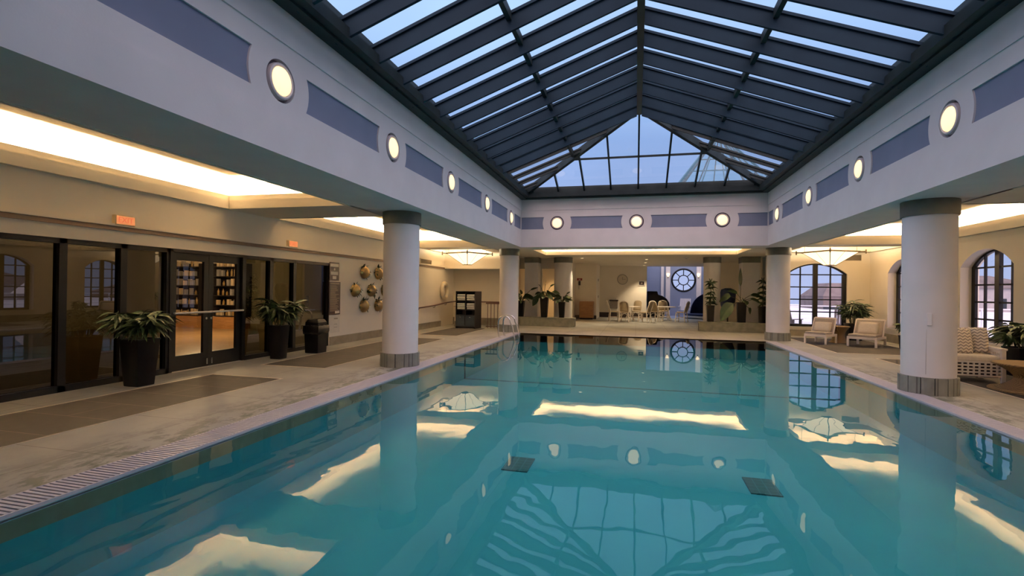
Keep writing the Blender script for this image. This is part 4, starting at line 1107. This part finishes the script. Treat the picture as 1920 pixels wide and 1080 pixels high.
# wall facing the camera at y = 20
AW = dict(c=6.22, hw=.98, z0=.34, zs=2.22, rise=.38)
b = MB(); b.plate([(5.02, 0), (WR+.3, 0), (WR+.3, ZS+.02), (5.02, ZS+.02)], [arch_pts(AW['c'], AW['hw'], AW['z0'], AW['zs'], AW['rise'])], lambda u, v, w: (u, 20.0+w, v), .3)
struct(b.build('wall_right_end', 'cream'))
RWIN = [(14.05, .92), (17.80, .92), (5.6, .92), (1.5, .92)]
holes = [arch_pts(c, hw, .45, 2.22, .40) for c, hw in RWIN]
b = MB(); b.plate([(-4.2, 0), (20.3, 0), (20.3, ZS+.02), (-4.2, ZS+.02)], holes, lambda u, v, w: (WR+w, u, v), .4)
struct(b.build('wall_right', 'cream'))
def arched_window(name, c, hw, z0, zs, rise, fm, label, inset=.2):
    """fm(u, v, w): w depth into the wall"""
    fw = .085
    out = arch_pts(c, hw, z0, zs, rise); inn = arch_pts(c, hw-fw, z0+fw, zs, rise-fw*.55)
    m = MB(); m.plate(out, [inn], lambda u, v, w: fm(u, v, w+inset), .07)
    o = struct(m.build(name, 'black_metal'), label); o['category'] = 'window'
    ih = hw-fw
    m = MB(); m.plate([(c-.075, z0+fw), (c+.075, z0+fw), (c+.075, zs+rise-fw*.5), (c-.075, zs+rise-fw*.5)], [], lambda u, v, w: fm(u, v, w+inset-.01), .085)
    m.build('meeting_stile', 'black_metal', o)
    m = MB()
    for s in (-1, 1):
        # leaf frame and muntins of one leaf
        x0, x1 = (c+.075, c+ih) if s > 0 else (c-ih, c-.075)
        xm = (x0+x1)/2
        m.plate([(xm-.02, z0+fw), (xm+.02, z0+fw), (xm+.02, arch_z(xm, c, ih, zs, rise-fw*.55)), (xm-.02, arch_z(xm, c, ih, zs, rise-fw*.55))], [], lambda u, v, w: fm(u, v, w+inset+.005), .05)
        for k in range(1, 5):
            z = z0+fw+(zs-.02-z0-fw)*k/4.0
            m.plate([(x0, z-.02), (x1, z-.02), (x1, z+.02), (x0, z+.02)], [], lambda u, v, w: fm(u, v, w+inset+.005), .05)
        xo = x1 if s > 0 else x0
        m.plate([(min(xo, xo-s*.05), z0+fw), (max(xo, xo-s*.05), z0+fw), (max(xo, xo-s*.05), zs), (min(xo, xo-s*.05), zs)], [], lambda u, v, w: fm(u, v, w+inset), .06)
    m.build('muntin', 'black_metal', o)
    m = MB(); vs = [m.bm.verts.new(fm(u, v, inset+.035)) for u, v in inn]; m.bm.faces.new(vs); m.build('pane', 'pane', o)
    m = MB(); m.plate([(c-hw-.03, z0-.05), (c+hw+.03, z0-.05), (c+hw+.03, z0), (c-hw-.03, z0)], [], lambda u, v, w: fm(u, v, w-.05), .24); m.build('sill', 'cream', o)
    return o
arched_window('window_15', AW['c'], AW['hw'], AW['z0'], AW['zs'], AW['rise'], lambda u, v, w: (u, 20.0+w, v), 'arched black framed window facing the camera behind the loungers', .08)
for i, (c, hw) in enumerate(RWIN):
    arched_window('window_%d' % (16+i), c, hw, .45, 2.22, .40, lambda u, v, w: (WR+w, u, v), 'arched black framed window in the side wall', .24)
m = MB(); m.box(WR-.03, WR, -4.2, 20, ZS-.09, ZS-.005); m.box(WR-.015, WR, -4.2, 20, ZS-.13, ZS-.09); struct(m.build('trim_10', 'cream'))
m = MB(); m.box(WR-.02, WR, -4.2, 20, 0, .26); m.box(5.22, WR, 19.98, 20, 0, .22); struct(m.build('baseboard_right', 'base_tile'))
b = MB(); b.box(WL, WR, -4.3, -4.1, 0, ZS+.3); struct(b.build('wall_front', 'cream'))
# flat roof slab so no sky leaks into the trays
b = MB()
for x0, x1, y0, y1 in ((WL-.4, SL, -4.4, 20.9), (SR, WR+.5, -4.4, 20.4), (SL, SR, -4.4, YF-.8), (SL-.6, 5.3, BK, 30.4)):
    b.box(x0, x1, y0, y1, ZS+.70, ZS+.80)
struct(b.build('ceiling_roof_slab', 'plaster'))

# ------------------------------------------------------------------ loungers, cushions, wicker
def lounger(label, loc, rz, sc=1.0):
    # low slatted lounge chair facing -y (front legs at y=0)
    t = thing('lounge_chair', label, 'chair', loc, rz, 'low lounge chairs by the window')
    W2, Dp = .37, .98
    m = MB(); m.box(-W2, W2, 0, .05, .22, .29); m.box(-W2, -W2+.05, 0, Dp, .22, .29); m.box(W2-.05, W2, 0, Dp, .22, .29); m.box(-W2, W2, Dp-.05, Dp, .22, .29)
    m.build('frame', 'rattan', t, bevel=.006)
    for x in (-W2, W2-.055):
        for y in (0, Dp-.055): MB().box(x, x+.055, y, y+.055, 0, .22).build('leg', 'rattan', t, bevel=.004)
    MB().box(-W2+.02, W2-.02, .02, Dp-.32, .29, .36).build('seat_cushion', 'lounge_fab', t, bevel=.025)
    a = math.radians(58); y0, z0 = Dp-.36, .30; L = .52
    d = Vector((0, math.cos(a), math.sin(a))); nrm = Vector((0, -math.sin(a), math.cos(a)))
    m = MB()
    p = Vector((0, y0, z0)); hw = W2-.02
    m.quadbox([p+Vector((-hw, 0, 0))-nrm*.03, p+Vector((hw, 0, 0))-nrm*.03, p+Vector((hw, 0, 0))+d*L-nrm*.03, p+Vector((-hw, 0, 0))+d*L-nrm*.03,
               p+Vector((-hw, 0, 0))+nrm*.03, p+Vector((hw, 0, 0))+nrm*.03, p+Vector((hw, 0, 0))+d*L+nrm*.03, p+Vector((-hw, 0, 0))+d*L+nrm*.03])
    m.build('backrest', 'lounge_fab', t, bevel=.02)
    m = MB()
    for s in (-1, 1): m.bar(p+Vector((s*(hw+.01), 0, -.05)), p+Vector((s*(hw+.01), 0, 0))+d*(L+.02), .04, .06, nrm)
    m.bar(p+Vector((-hw, 0, 0))+d*(L+.02), p+Vector((hw, 0, 0))+d*(L+.02), .05, .05, nrm)
    m.build('back_frame', 'rattan', t, bevel=.005)
    t.scale = (sc, sc, 1)
    return t
def pillow(name, label, loc, rot, w, h, th, mat, group=None):
    m = MB(); n = 12; grid = {}
    for sgn in (1, -1):
        for i in range(n+1):
            for j in range(n+1):
                u, v = -1+2*i/n, -1+2*j/n
                k = max(0, (1-u**4)*(1-v**4))**.5
                pin = 1-.06*(u*u*v*v)+.0
                x, z = u*w/2*(1-.05*(1-abs(v))**1*0-.05*(v*v < .5)*abs(u)*0)*pin, v*h/2*pin
                grid[(sgn, i, j)] = m.bm.verts.new((x, sgn*th/2*k, z))
        for i in range(n):
            for j in range(n):
                q = [grid[(sgn, i, j)], grid[(sgn, i+1, j)], grid[(sgn, i+1, j+1)], grid[(sgn, i, j+1)]]
                m.bm.faces.new(q if sgn < 0 else q[::-1])
    o = m.build(name, mat, smooth=True, angle=80); o.location = loc; o.rotation_euler = rot
    return tag(o, label, 'pillow', group)
LZ = -.72
lounger('low pale lounge chair with a taupe cushion, directly before the arched window', (5.27, 17.0, 0), LZ+.05, .84)
lounger('low pale lounge chair with a taupe cushion, before the bushy dark pot plant', (6.30, 16.45, 0), -.62)
def on_lounger(loc, rz, y, z): 
    v = Matrix.Rotation(rz, 4, 'Z') @ Vector((0, y, z)); return Vector(loc)+v
pillow('throw_pillow', 'cream rectangular pillow on the lounge chair before the arched window', on_lounger((5.27, 17.0, 0), LZ+.05, .545, .50), (-.5, 0, LZ+.05), .50, .34, .16, M['cushion'], 'cream pillows on the lounge chairs')
pillow('throw_pillow', 'cream square pillow on the lounge chair before the bushy pot plant', on_lounger((6.30, 16.45, 0), -.62, .64, .52), (-.5, 0, -.62), .52, .40, .16, M['cushion'], 'cream pillows on the lounge chairs')
def hourglass(label, loc, r0, rw, r1, h, cat='table', group='wicker hourglass tables'):
    t = thing('wicker_table', label, cat, loc, 0, group)
    prof = []
    for i in range(13):
        u = i/12; k = (2*u-1)
        r = rw+((r0 if k < 0 else r1)-rw)*abs(k)**1.7
        prof.append((r, h*.94*u))
    MB().lathe(prof, 40).build('base', 'wicker', t, smooth=True)
    MB().lathe([(r1-.01, h*.93), (r1+.012, h*.95), (r1+.012, h*.985), (r1-.01, h)], 40).build('table_top', 'wicker', t, smooth=True)
    MB().lathe([(r0+.014, 0), (r0+.018, .012), (r0+.006, .03)], 40).build('foot_ring', 'wicker', t, smooth=True)
hourglass('small golden wicker hourglass table between the two lounge chairs', (6.17, 17.75, 0), .25, .16, .29, .52)
hourglass('large golden wicker hourglass table before the armchair at the picture edge', (6.18, 9.75, 0), .56, .26, .52, .44)
palm('bushy dark fern like plant in a black pot in the corner behind the lounge chairs', (7.0, 18.9, 0), .22, .27, .55, .62, 1.38, 20, 41, 'leaf', None, .045, .34)
palm('dark leafy plant in a black planter beside the armchair at the picture edge', (7.15, 11.55, 0), .22, .30, .55, .55, 1.08, 13, 42, 'leaf', None, .07, .34, 'potted_plant')
palm('small green pot plant below the side window, half hidden by the near column', (7.35, 16.3, 0), .14, .18, .38, .30, .85, 7, 43, 'leaf2', None, .05, .22, 'potted_plant')

# lattice armchair
def chevron_mat():
    m, nt, b = nodes_of('grey_white_chevron_fabric')
    tc = N(nt, 'ShaderNodeTexCoord'); sx = N(nt, 'ShaderNodeSeparateXYZ'); nt.links.new(tc.outputs['Object'], sx.inputs[0])
    fr1 = N(nt, 'ShaderNodeMath', operation='PINGPONG'); fr1.inputs[1].default_value = .04; nt.links.new(sx.outputs[0], fr1.inputs[0])
    sc_ = N(nt, 'ShaderNodeMath', operation='MULTIPLY'); sc_.inputs[1].default_value = .75; nt.links.new(fr1.outputs[0], sc_.inputs[0])
    ad = N(nt, 'ShaderNodeMath', operation='ADD'); nt.links.new(sc_.outputs[0], ad.inputs[0]); nt.links.new(sx.outputs[2], ad.inputs[1])
    pp = N(nt, 'ShaderNodeMath', operation='PINGPONG'); pp.inputs[1].default_value = .028; nt.links.new(ad.outputs[0], pp.inputs[0])
    gt = N(nt, 'ShaderNodeMath', operation='GREATER_THAN'); gt.inputs[1].default_value = .0155; nt.links.new(pp.outputs[0], gt.inputs[0])
    mx = N(nt, 'ShaderNodeMix', data_type='RGBA'); mx.inputs[6].default_value = (.74, .68, .60, 1); mx.inputs[7].default_value = (.27, .235, .22, 1)
    nt.links.new(gt.outputs[0], mx.inputs[0]); nt.links.new(mx.outputs[2], b.inputs['Base Color']); b.inputs['Roughness'].default_value = .9
    return m
M['chevron'] = chevron_mat()
AC = (5.62, 10.45, 0); AR = -.12
t = thing('armchair', 'white wooden armchair with lattice sides and a cream seat cushion', 'chair', AC, AR)
LW, LD = .98, .74          # faces -y, x from 0..LW measured from front-left leg
def lattice(m, a, b2, z0, z1, nx, nz, th=.022):
    a, b2 = Vector(a), Vector(b2)
    for k in range(nz+1):
        z = z0+(z1-z0)*k/nz; m.bar((a.x, a.y, z), (b2.x, b2.y, z), th, .028)
    for k in range(nx+1):
        p = a.lerp(b2, k/nx); m.bar((p.x, p.y, z0), (p.x, p.y, z1), .028, th, (b2-a))
x0, x1, y0, y1 = -.62, .50, 0, LD
for x in (x0, x1):
    for y in (y0, y1): MB().box(x-.03, x+.03, y-.03, y+.03, 0, .58 if y == y0 else .60).build('leg', 'rattan', t, bevel=.004)
m = MB(); lattice(m, (x0, y0, 0), (x1, y0, 0), .13, .36, 14, 4); m.build('front_lattice', 'rattan', t); MB().box(x0+.04, x1-.04, y0+.05, y0+.06, .10, .355).build('shadow_board', 'dark_wood', t)  # dark board added to paint the shadow seen through the lattice
for x in (x0, x1):
    m = MB(); lattice(m, (x, y0, 0), (x, y1, 0), .13, .54, 8, 6); m.build('side_lattice', 'rattan', t); xi = x+(.05 if x < 0 else -.05); MB().box(xi-.005, xi+.005, y0+.06, y1-.05, .10, .36).build('shadow_board', 'dark_wood', t)  # side boards likewise stand in for the shadow inside the chair
m = MB(); lattice(m, (x0, y1, 0), (x1, y1, 0), .13, .62, 14, 7); m.build('back_lattice', 'rattan', t)
m = MB()
for x in (x0, x1): m.box(x-.045, x+.045, y0-.04, y1+.04, .58, .615)
m.build('armrest', 'rattan', t, bevel=.006)
MB().box(x0, x1, y1-.03, y1+.03, .62, .67).build('top_rail', 'rattan', t, bevel=.006)
MB().box(x0+.03, x1-.03, y0-.01, y1-.03, .36, .48).build('seat_cushion', 'cushion', t, bevel=.035)
R_ = Matrix.Rotation(AR, 4, 'Z')
pv = lambda x, y, z: Vector(AC)+(R_ @ Vector((x, y, z)))
pillow('throw_pillow', 'grey and white chevron pillow in front on the armchair', pv(-.08, .33, .70), (-.28, .04, AR+.12), .62, .50, .17, M['chevron'], 'chevron pillows on the armchair')
pillow('throw_pillow', 'grey and white chevron pillow tucked behind the front one on the armchair', pv(.25, .52, .70), (-.25, -.1, AR-.55), .50, .48, .15, M['chevron'], 'chevron pillows on the armchair')

# hook with cord on the near right column
ang = math.atan2(-9.22, -4.45+.35)
hx, hy = 4.45+.352*math.cos(ang), 9.22+.352*math.sin(ang)
t = thing('wall_hook', 'small pale hook holder with a hanging cord on the near column', 'hook', (hx, hy, 1.16), ang+PI/2)
MB().box(-.03, .035, -.012, .02, -.11, .08).build('plate', 'plaster', t, bevel=.008)
m = MB(); m.tube([(.02, .03, .07), (-.01, .05, .05), (-.025, .045, -.04), (-.04, .04, -.08)], .011, 8); m.build('hook_arm', 'bronze', t, smooth=True)
MB().tube([(-.03, .012, -.11), (-.035, .010, -.5), (-.035, .008, -.85)], .003, 6).build('cord', 'grey_plastic', t)

# ------------------------------------------------------------------ shop behind the glass
SX, SY = -17.5, 15.2
b = MB(); b.box(SX-.2, WL-.25, -4.2, SY, -.3, 0); struct(b.build('floor', 'wood_floor'))
b = MB(); b.box(SX-.2, SX, -4.2, SY, 0, ZS); b.box(SX, WL-.25, SY, SY+.2, 0, ZS); b.box(SX, WL-.25, -4.4, -4.2, 0, ZS); struct(b.build('wall_shop', 'cream'))
b = MB(); b.box(SX-.2, WL-.2, -4.4, SY+.2, 2.7, 2.8); struct(b.build('ceiling', 'ceil'))
def shelf_unit(label, loc, rz, w=1.5, seed=1):
    t = thing('shelf_unit', label, 'shelf', loc, rz, 'dark shelves in the shop')
    m = MB(); m.box(-w/2, w/2, .0, .03, .42, 2.3); m.box(-w/2, -w/2+.03, -.34, 0, .42, 2.3); m.box(w/2-.03, w/2, -.34, 0, .42, 2.3); m.build('carcass', 'rack', t)
    zs_ = (.42, .80, 1.14, 1.48, 1.82, 2.16); MB().box(-w/2+.01, w/2-.01, -.40, 0, 0, .41).build('base_cabinet', 'wood', t)
    for z in zs_: MB().box(-w/2+.03, w/2-.03, -.34, 0, z, z+.03).build('shelf_board', 'rack', t)
    rr = random.Random(seed); Rm = Matrix.Rotation(rz, 4, 'Z')
    rows = ('bottom', 'second', 'third', 'fourth', 'fifth', 'top')
    for zi, z in enumerate(zs_):
        x = -w/2+.10; k = 0
        while x < w/2-.12:
            kind = rr.choice('abc'); hh = rr.uniform(.12, .26)
            p = Vector(loc)+Rm @ Vector((x, -.2, z+.031))
            lab = 'small packaged goods on the %s shelf behind the glass doors' % rows[zi]
            if kind == 'b':
                o = MB().lathe([(.035, 0), (.038, .01), (.038, hh*.65), (.015, hh*.8), (.016, hh)], 12).build('bottle', 'product_b', smooth=True)
                c = 'bottle'
            else:
                o = MB().box(-.05, .05, -.05, .05, 0, hh).build('carton', 'product_'+kind, bevel=.004); c = 'carton'
            o.location = p; o.rotation_euler = (0, 0, rz); tag(o, lab, c, 'goods on the %s shelf in the shop' % rows[zi])
            x += rr.uniform(.12, .24); k += 1
shelf_unit('dark shelf of goods seen through the nearer door leaf', (-15.9, SY-.05, 0), 0, 1.4, 1)
shelf_unit('dark shelf of goods seen through the farther door leaf', (-13.95, SY-.05, 0), 0, 1.3, 2)
def room_light(name, loc, e, size=.5, col=(1, .70, .38)):
    L = bpy.data.lights.new(name, 'POINT'); L.shadow_soft_size = .12; L.energy = e; L.color = col
    o = bpy.data.objects.new(name, L); COL.objects.link(o); o.location = loc
for x, y, lab in ((-12.6, 12.3, 'white ceiling dome light in the shop seen through the door'), (-9.4, 5.2, 'white ceiling dome light in the shop behind the dark glass')):
    t = thing('dome_light', lab, 'light', (x, y, 2.7))
    MB().lathe([(.16, 0), (.15, -.05), (.10, -.09), (.02, -.10)], 24).build('diffuser', 'downlight', t, smooth=True)
    MB().lathe([(.18, 0), (.18, -.015), (.16, -.02)], 24, cap=False).build('rim', 'white_paint', t)
room_light('shop_light', (-12.6, 12.3, 2.5), 170); room_light('shop_light', (-9.4, 5.2, 2.5), 4)

# ------------------------------------------------------------------ outside
b = MB(); b.box(WR+.4, 60, -30, 90, -.5, -.15); b.box(5.22, WR+.4, 20.3, 90, -.5, -.15); tr = struct(b.build('terrace', 'terrace'), 'pale paved roof terrace outside the arched windows'); tr['category'] = 'terrace'
def adirondack(label, loc, rz):
    t = thing('terrace_chair', label, 'chair', loc, rz, 'slatted chairs on the terrace')
    m = MB()
    for k in range(6): m.bar((-.28, -.25+k*.1, .40-k*.02), (.28, -.25+k*.1, .40-k*.02), .085, .02)
    m.build('seat', 'bldg2', t)
    m = MB()
    for k in range(6): m.bar((-.25+k*.1, .28, .30), (-.25+k*.1, .56, 1.02), .085, .02, (0, 1, .3))
    m.build('backrest', 'bldg2', t)
    for x in (-.33, .33):
        for y in (-.25, .35): MB().box(x-.03, x+.03, y-.03, y+.03, 0, .58).build('leg', 'bldg2', t)
        MB().box(x-.06, x+.06, -.32, .42, .58, .61).build('armrest', 'bldg2', t)
    return t
ac = adirondack('brown slatted chair on the terrace seen low through the window facing the camera', (6.3, 23.4, -.15), 2.4)
copy_thing(ac, (8.4, 23.9, -.15), 2.9, 'brown slatted chair on the terrace behind the lounge chairs window, farther one')
copy_thing(ac, (10.6, 20.4, -.15), 1.4, 'brown slatted chair on the terrace seen through the side window behind the near column')
def railing(label, a, b2):
    t = thing('terrace_railing', label, 'railing', a, math.atan2(b2[1]-a[1], b2[0]-a[0]), 'pale terrace railings')
    L = math.hypot(b2[0]-a[0], b2[1]-a[1])
    m = MB(); m.bar((0, 0, 1.05), (L, 0, 1.05), .08, .06); m.build('top_rail', 'rail_out', t)
    m = MB()
    for z in (.2, .4, .6, .8): m.bar((0, 0, z), (L, 0, z), .02, .02)
    m.build('cable', 'rail_out', t)
    m = MB(); k = 0
    while k*1.8 <= L: m.box(k*1.8-.03, k*1.8+.03, -.03, .03, 0, 1.05); k += 1
    m.build('post', 'rail_out', t)
railing('pale terrace railing seen through the window facing the camera', (5.4, 29, -.15), (20, 29, -.15))
railing('pale terrace railing seen through the side windows', (20, 29, -.15), (20, 0, -.15))
def building(label, x0, x1, y0, y1, h, mat, roof=True, base=-14):
    t = thing('distant_building', label, 'building', ((x0+x1)/2, (y0+y1)/2, base), group='buildings beyond the terrace')
    hx, hy = (x1-x0)/2, (y1-y0)/2; H2 = h-base
    MB().box(-hx, hx, -hy, hy, 0, H2).build('wall', mat, t)
    if roof: MB().loft([[(s*hx*1.03, u*hy*1.03, H2) for s, u in ((-1,-1),(1,-1),(1,1),(-1,1))], [(s*hx*.5, u*hy*.5, H2+1.5) for s, u in ((-1,-1),(1,-1),(1,1),(-1,1))]]).build('roof', 'bldg2', t)
    m = MB()
    for i in range(5):
        for j in range(3):
            x = -hx+(i+.5)*2*hx/5; z = H2-1.6-j*2.6
            m.box(x-.5, x+.5, -hy-.05, -hy, z-.7, z+.5)
    m.build('window', 'rack_door', t)
building('low brown roofed building beyond the terrace railing', 20.0, 25.0, 62, 70, 1.3, M['bldg2'])
building('grey apartment block beyond the terrace railing, farther along', 26, 44, 66, 80, 2.4, M['bldg'])
building('grey block seen through the side window nearest the armchair', 44, 56, 24, 40, 1.4, M['bldg'])
building('brown roofed block seen through the side window', 40, 50, 48, 60, .6, M['bldg2'])
t = thing('terrace_umbrella', 'white terrace umbrella seen through the side window above the armchair', 'umbrella', (13.6, 19.2, -.15))
MB().lathe([(1.35, 1.15), (.9, 1.62), (.06, 2.3), (.03, 2.38)], 8).build('canopy', 'deck_white', t); MB().tube([(0, 0, 0), (0, 0, 2.3)], .03, 10).build('pole', 'rail_out', t); MB().lathe([(.3, 0), (.3, .08), (.05, .1)], 20).build('base', 'bldg', t)
t = thing('terrace_umbrella', 'white terrace umbrella farther along, seen through the side window behind the near column', 'umbrella', (11.5, 25.2, -.15))
MB().lathe([(1.35, 1.7), (.9, 2.1), (.06, 2.6), (.03, 2.68)], 8).build('canopy', 'deck_white', t); MB().tube([(0, 0, 0), (0, 0, 2.6)], .03, 10).build('pole', 'rail_out', t); MB().lathe([(.3, 0), (.3, .08), (.05, .1)], 20).build('base', 'bldg', t)

# glass pyramid on the roof beyond the skylight
t = thing('glass_pyramid', 'teal glass pyramid roof outside, beyond the end of the skylight', 'pyramid', (4.0, 27.5, 4.0))
hb, hp = 4.0, 5.7; ap = Vector((0, 0, hp)); cs = [Vector((s*hb, u*hb, 0)) for s, u in ((-1,-1),(1,-1),(1,1),(-1,1))]
for k in range(4):
    m = MB(); m.bm.faces.new([m.bm.verts.new(p) for p in (cs[k], cs[(k+1)%4], ap)]); m.build('glass_face', 'teal_glass', t)
m = MB()
for k in range(4):
    m.bar(cs[k], ap, .09, .09)
    for q in (.25, .5, .75): m.bar(cs[k].lerp(cs[(k+1)%4], q), ap, .05, .05)
    for q in (.2, .4, .6, .8): m.bar(cs[k].lerp(ap, q), cs[(k+1)%4].lerp(ap, q), .05, .05)
m.build('glazing_bar', 'teal_glass_frame', t)

# ------------------------------------------------------------------ sky and light
w = bpy.data.worlds.new('dusk_sky'); SC.world = w; w.use_nodes = True; nt = w.node_tree
bg = nt.nodes['Background']
tc = N(nt, 'ShaderNodeTexCoord'); sx = N(nt, 'ShaderNodeSeparateXYZ'); nt.links.new(tc.outputs['Generated'], sx.inputs[0])
rp = N(nt, 'ShaderNodeValToRGB'); nt.links.new(sx.outputs[2], rp.inputs[0])
el = rp.color_ramp.elements
el[0].position = 0.0; el[0].color = (.40, .46, .72, 1)
el[1].position = 1.0; el[1].color = (.46, .62, .92, 1)
e = el.new(.28); e.color = (.25, .38, .68, 1)
e = el.new(.45); e.color = (.40, .58, .90, 1)
# unseen sky behind the camera and overhead brightened and pinked to lift the interior
vm = N(nt, 'ShaderNodeVectorMath', operation='DOT_PRODUCT'); vm.inputs[1].default_value = (0.0, -.70, .71)
nt.links.new(tc.outputs['Generated'], vm.inputs[0])
mr = N(nt, 'ShaderNodeMapRange'); nt.links.new(vm.outputs['Value'], mr.inputs[0])
mr.inputs[1].default_value = .15; mr.inputs[2].default_value = .95; mr.inputs[3].default_value = 1.0; mr.inputs[4].default_value = 3.5
cl_ = N(nt, 'ShaderNodeTexNoise', Scale=2.2, Detail=4); nt.links.new(tc.outputs['Generated'], cl_.inputs['Vector'])
cm = N(nt, 'ShaderNodeMapRange'); nt.links.new(cl_.outputs['Fac'], cm.inputs[0]); cm.inputs[1].default_value = .3; cm.inputs[2].default_value = .7; cm.inputs[3].default_value = .9; cm.inputs[4].default_value = 1.1
mu = N(nt, 'ShaderNodeMath', operation='MULTIPLY'); nt.links.new(mr.outputs[0], mu.inputs[0]); nt.links.new(cm.outputs[0], mu.inputs[1])
wm = N(nt, 'ShaderNodeMix', data_type='RGBA'); wm.inputs[7].default_value = (.86, .60, .60, 1)
m2_ = N(nt, 'ShaderNodeMapRange'); nt.links.new(vm.outputs['Value'], m2_.inputs[0]); m2_.inputs[1].default_value = .2; m2_.inputs[2].default_value = .9
nt.links.new(m2_.outputs[0], wm.inputs[0]); nt.links.new(rp.outputs[0], wm.inputs[6]); nt.links.new(wm.outputs[2], bg.inputs['Color']); nt.links.new(mu.outputs[0], bg.inputs['Strength'])

SC.view_settings.view_transform = 'Standard'; SC.view_settings.look = 'None'; SC.view_settings.gamma = 1; SC.view_settings.use_curve_mapping = False
SC.view_settings.exposure = 0.36
cyc = SC.cycles
cyc.use_denoising = True
cyc.max_bounces = 12; cyc.diffuse_bounces = 6; cyc.glossy_bounces = 6; cyc.transparent_max_bounces = 24; cyc.transmission_bounces = 8
cyc.sample_clamp_indirect = 6.0
cyc.caustics_reflective = False; cyc.caustics_refractive = False
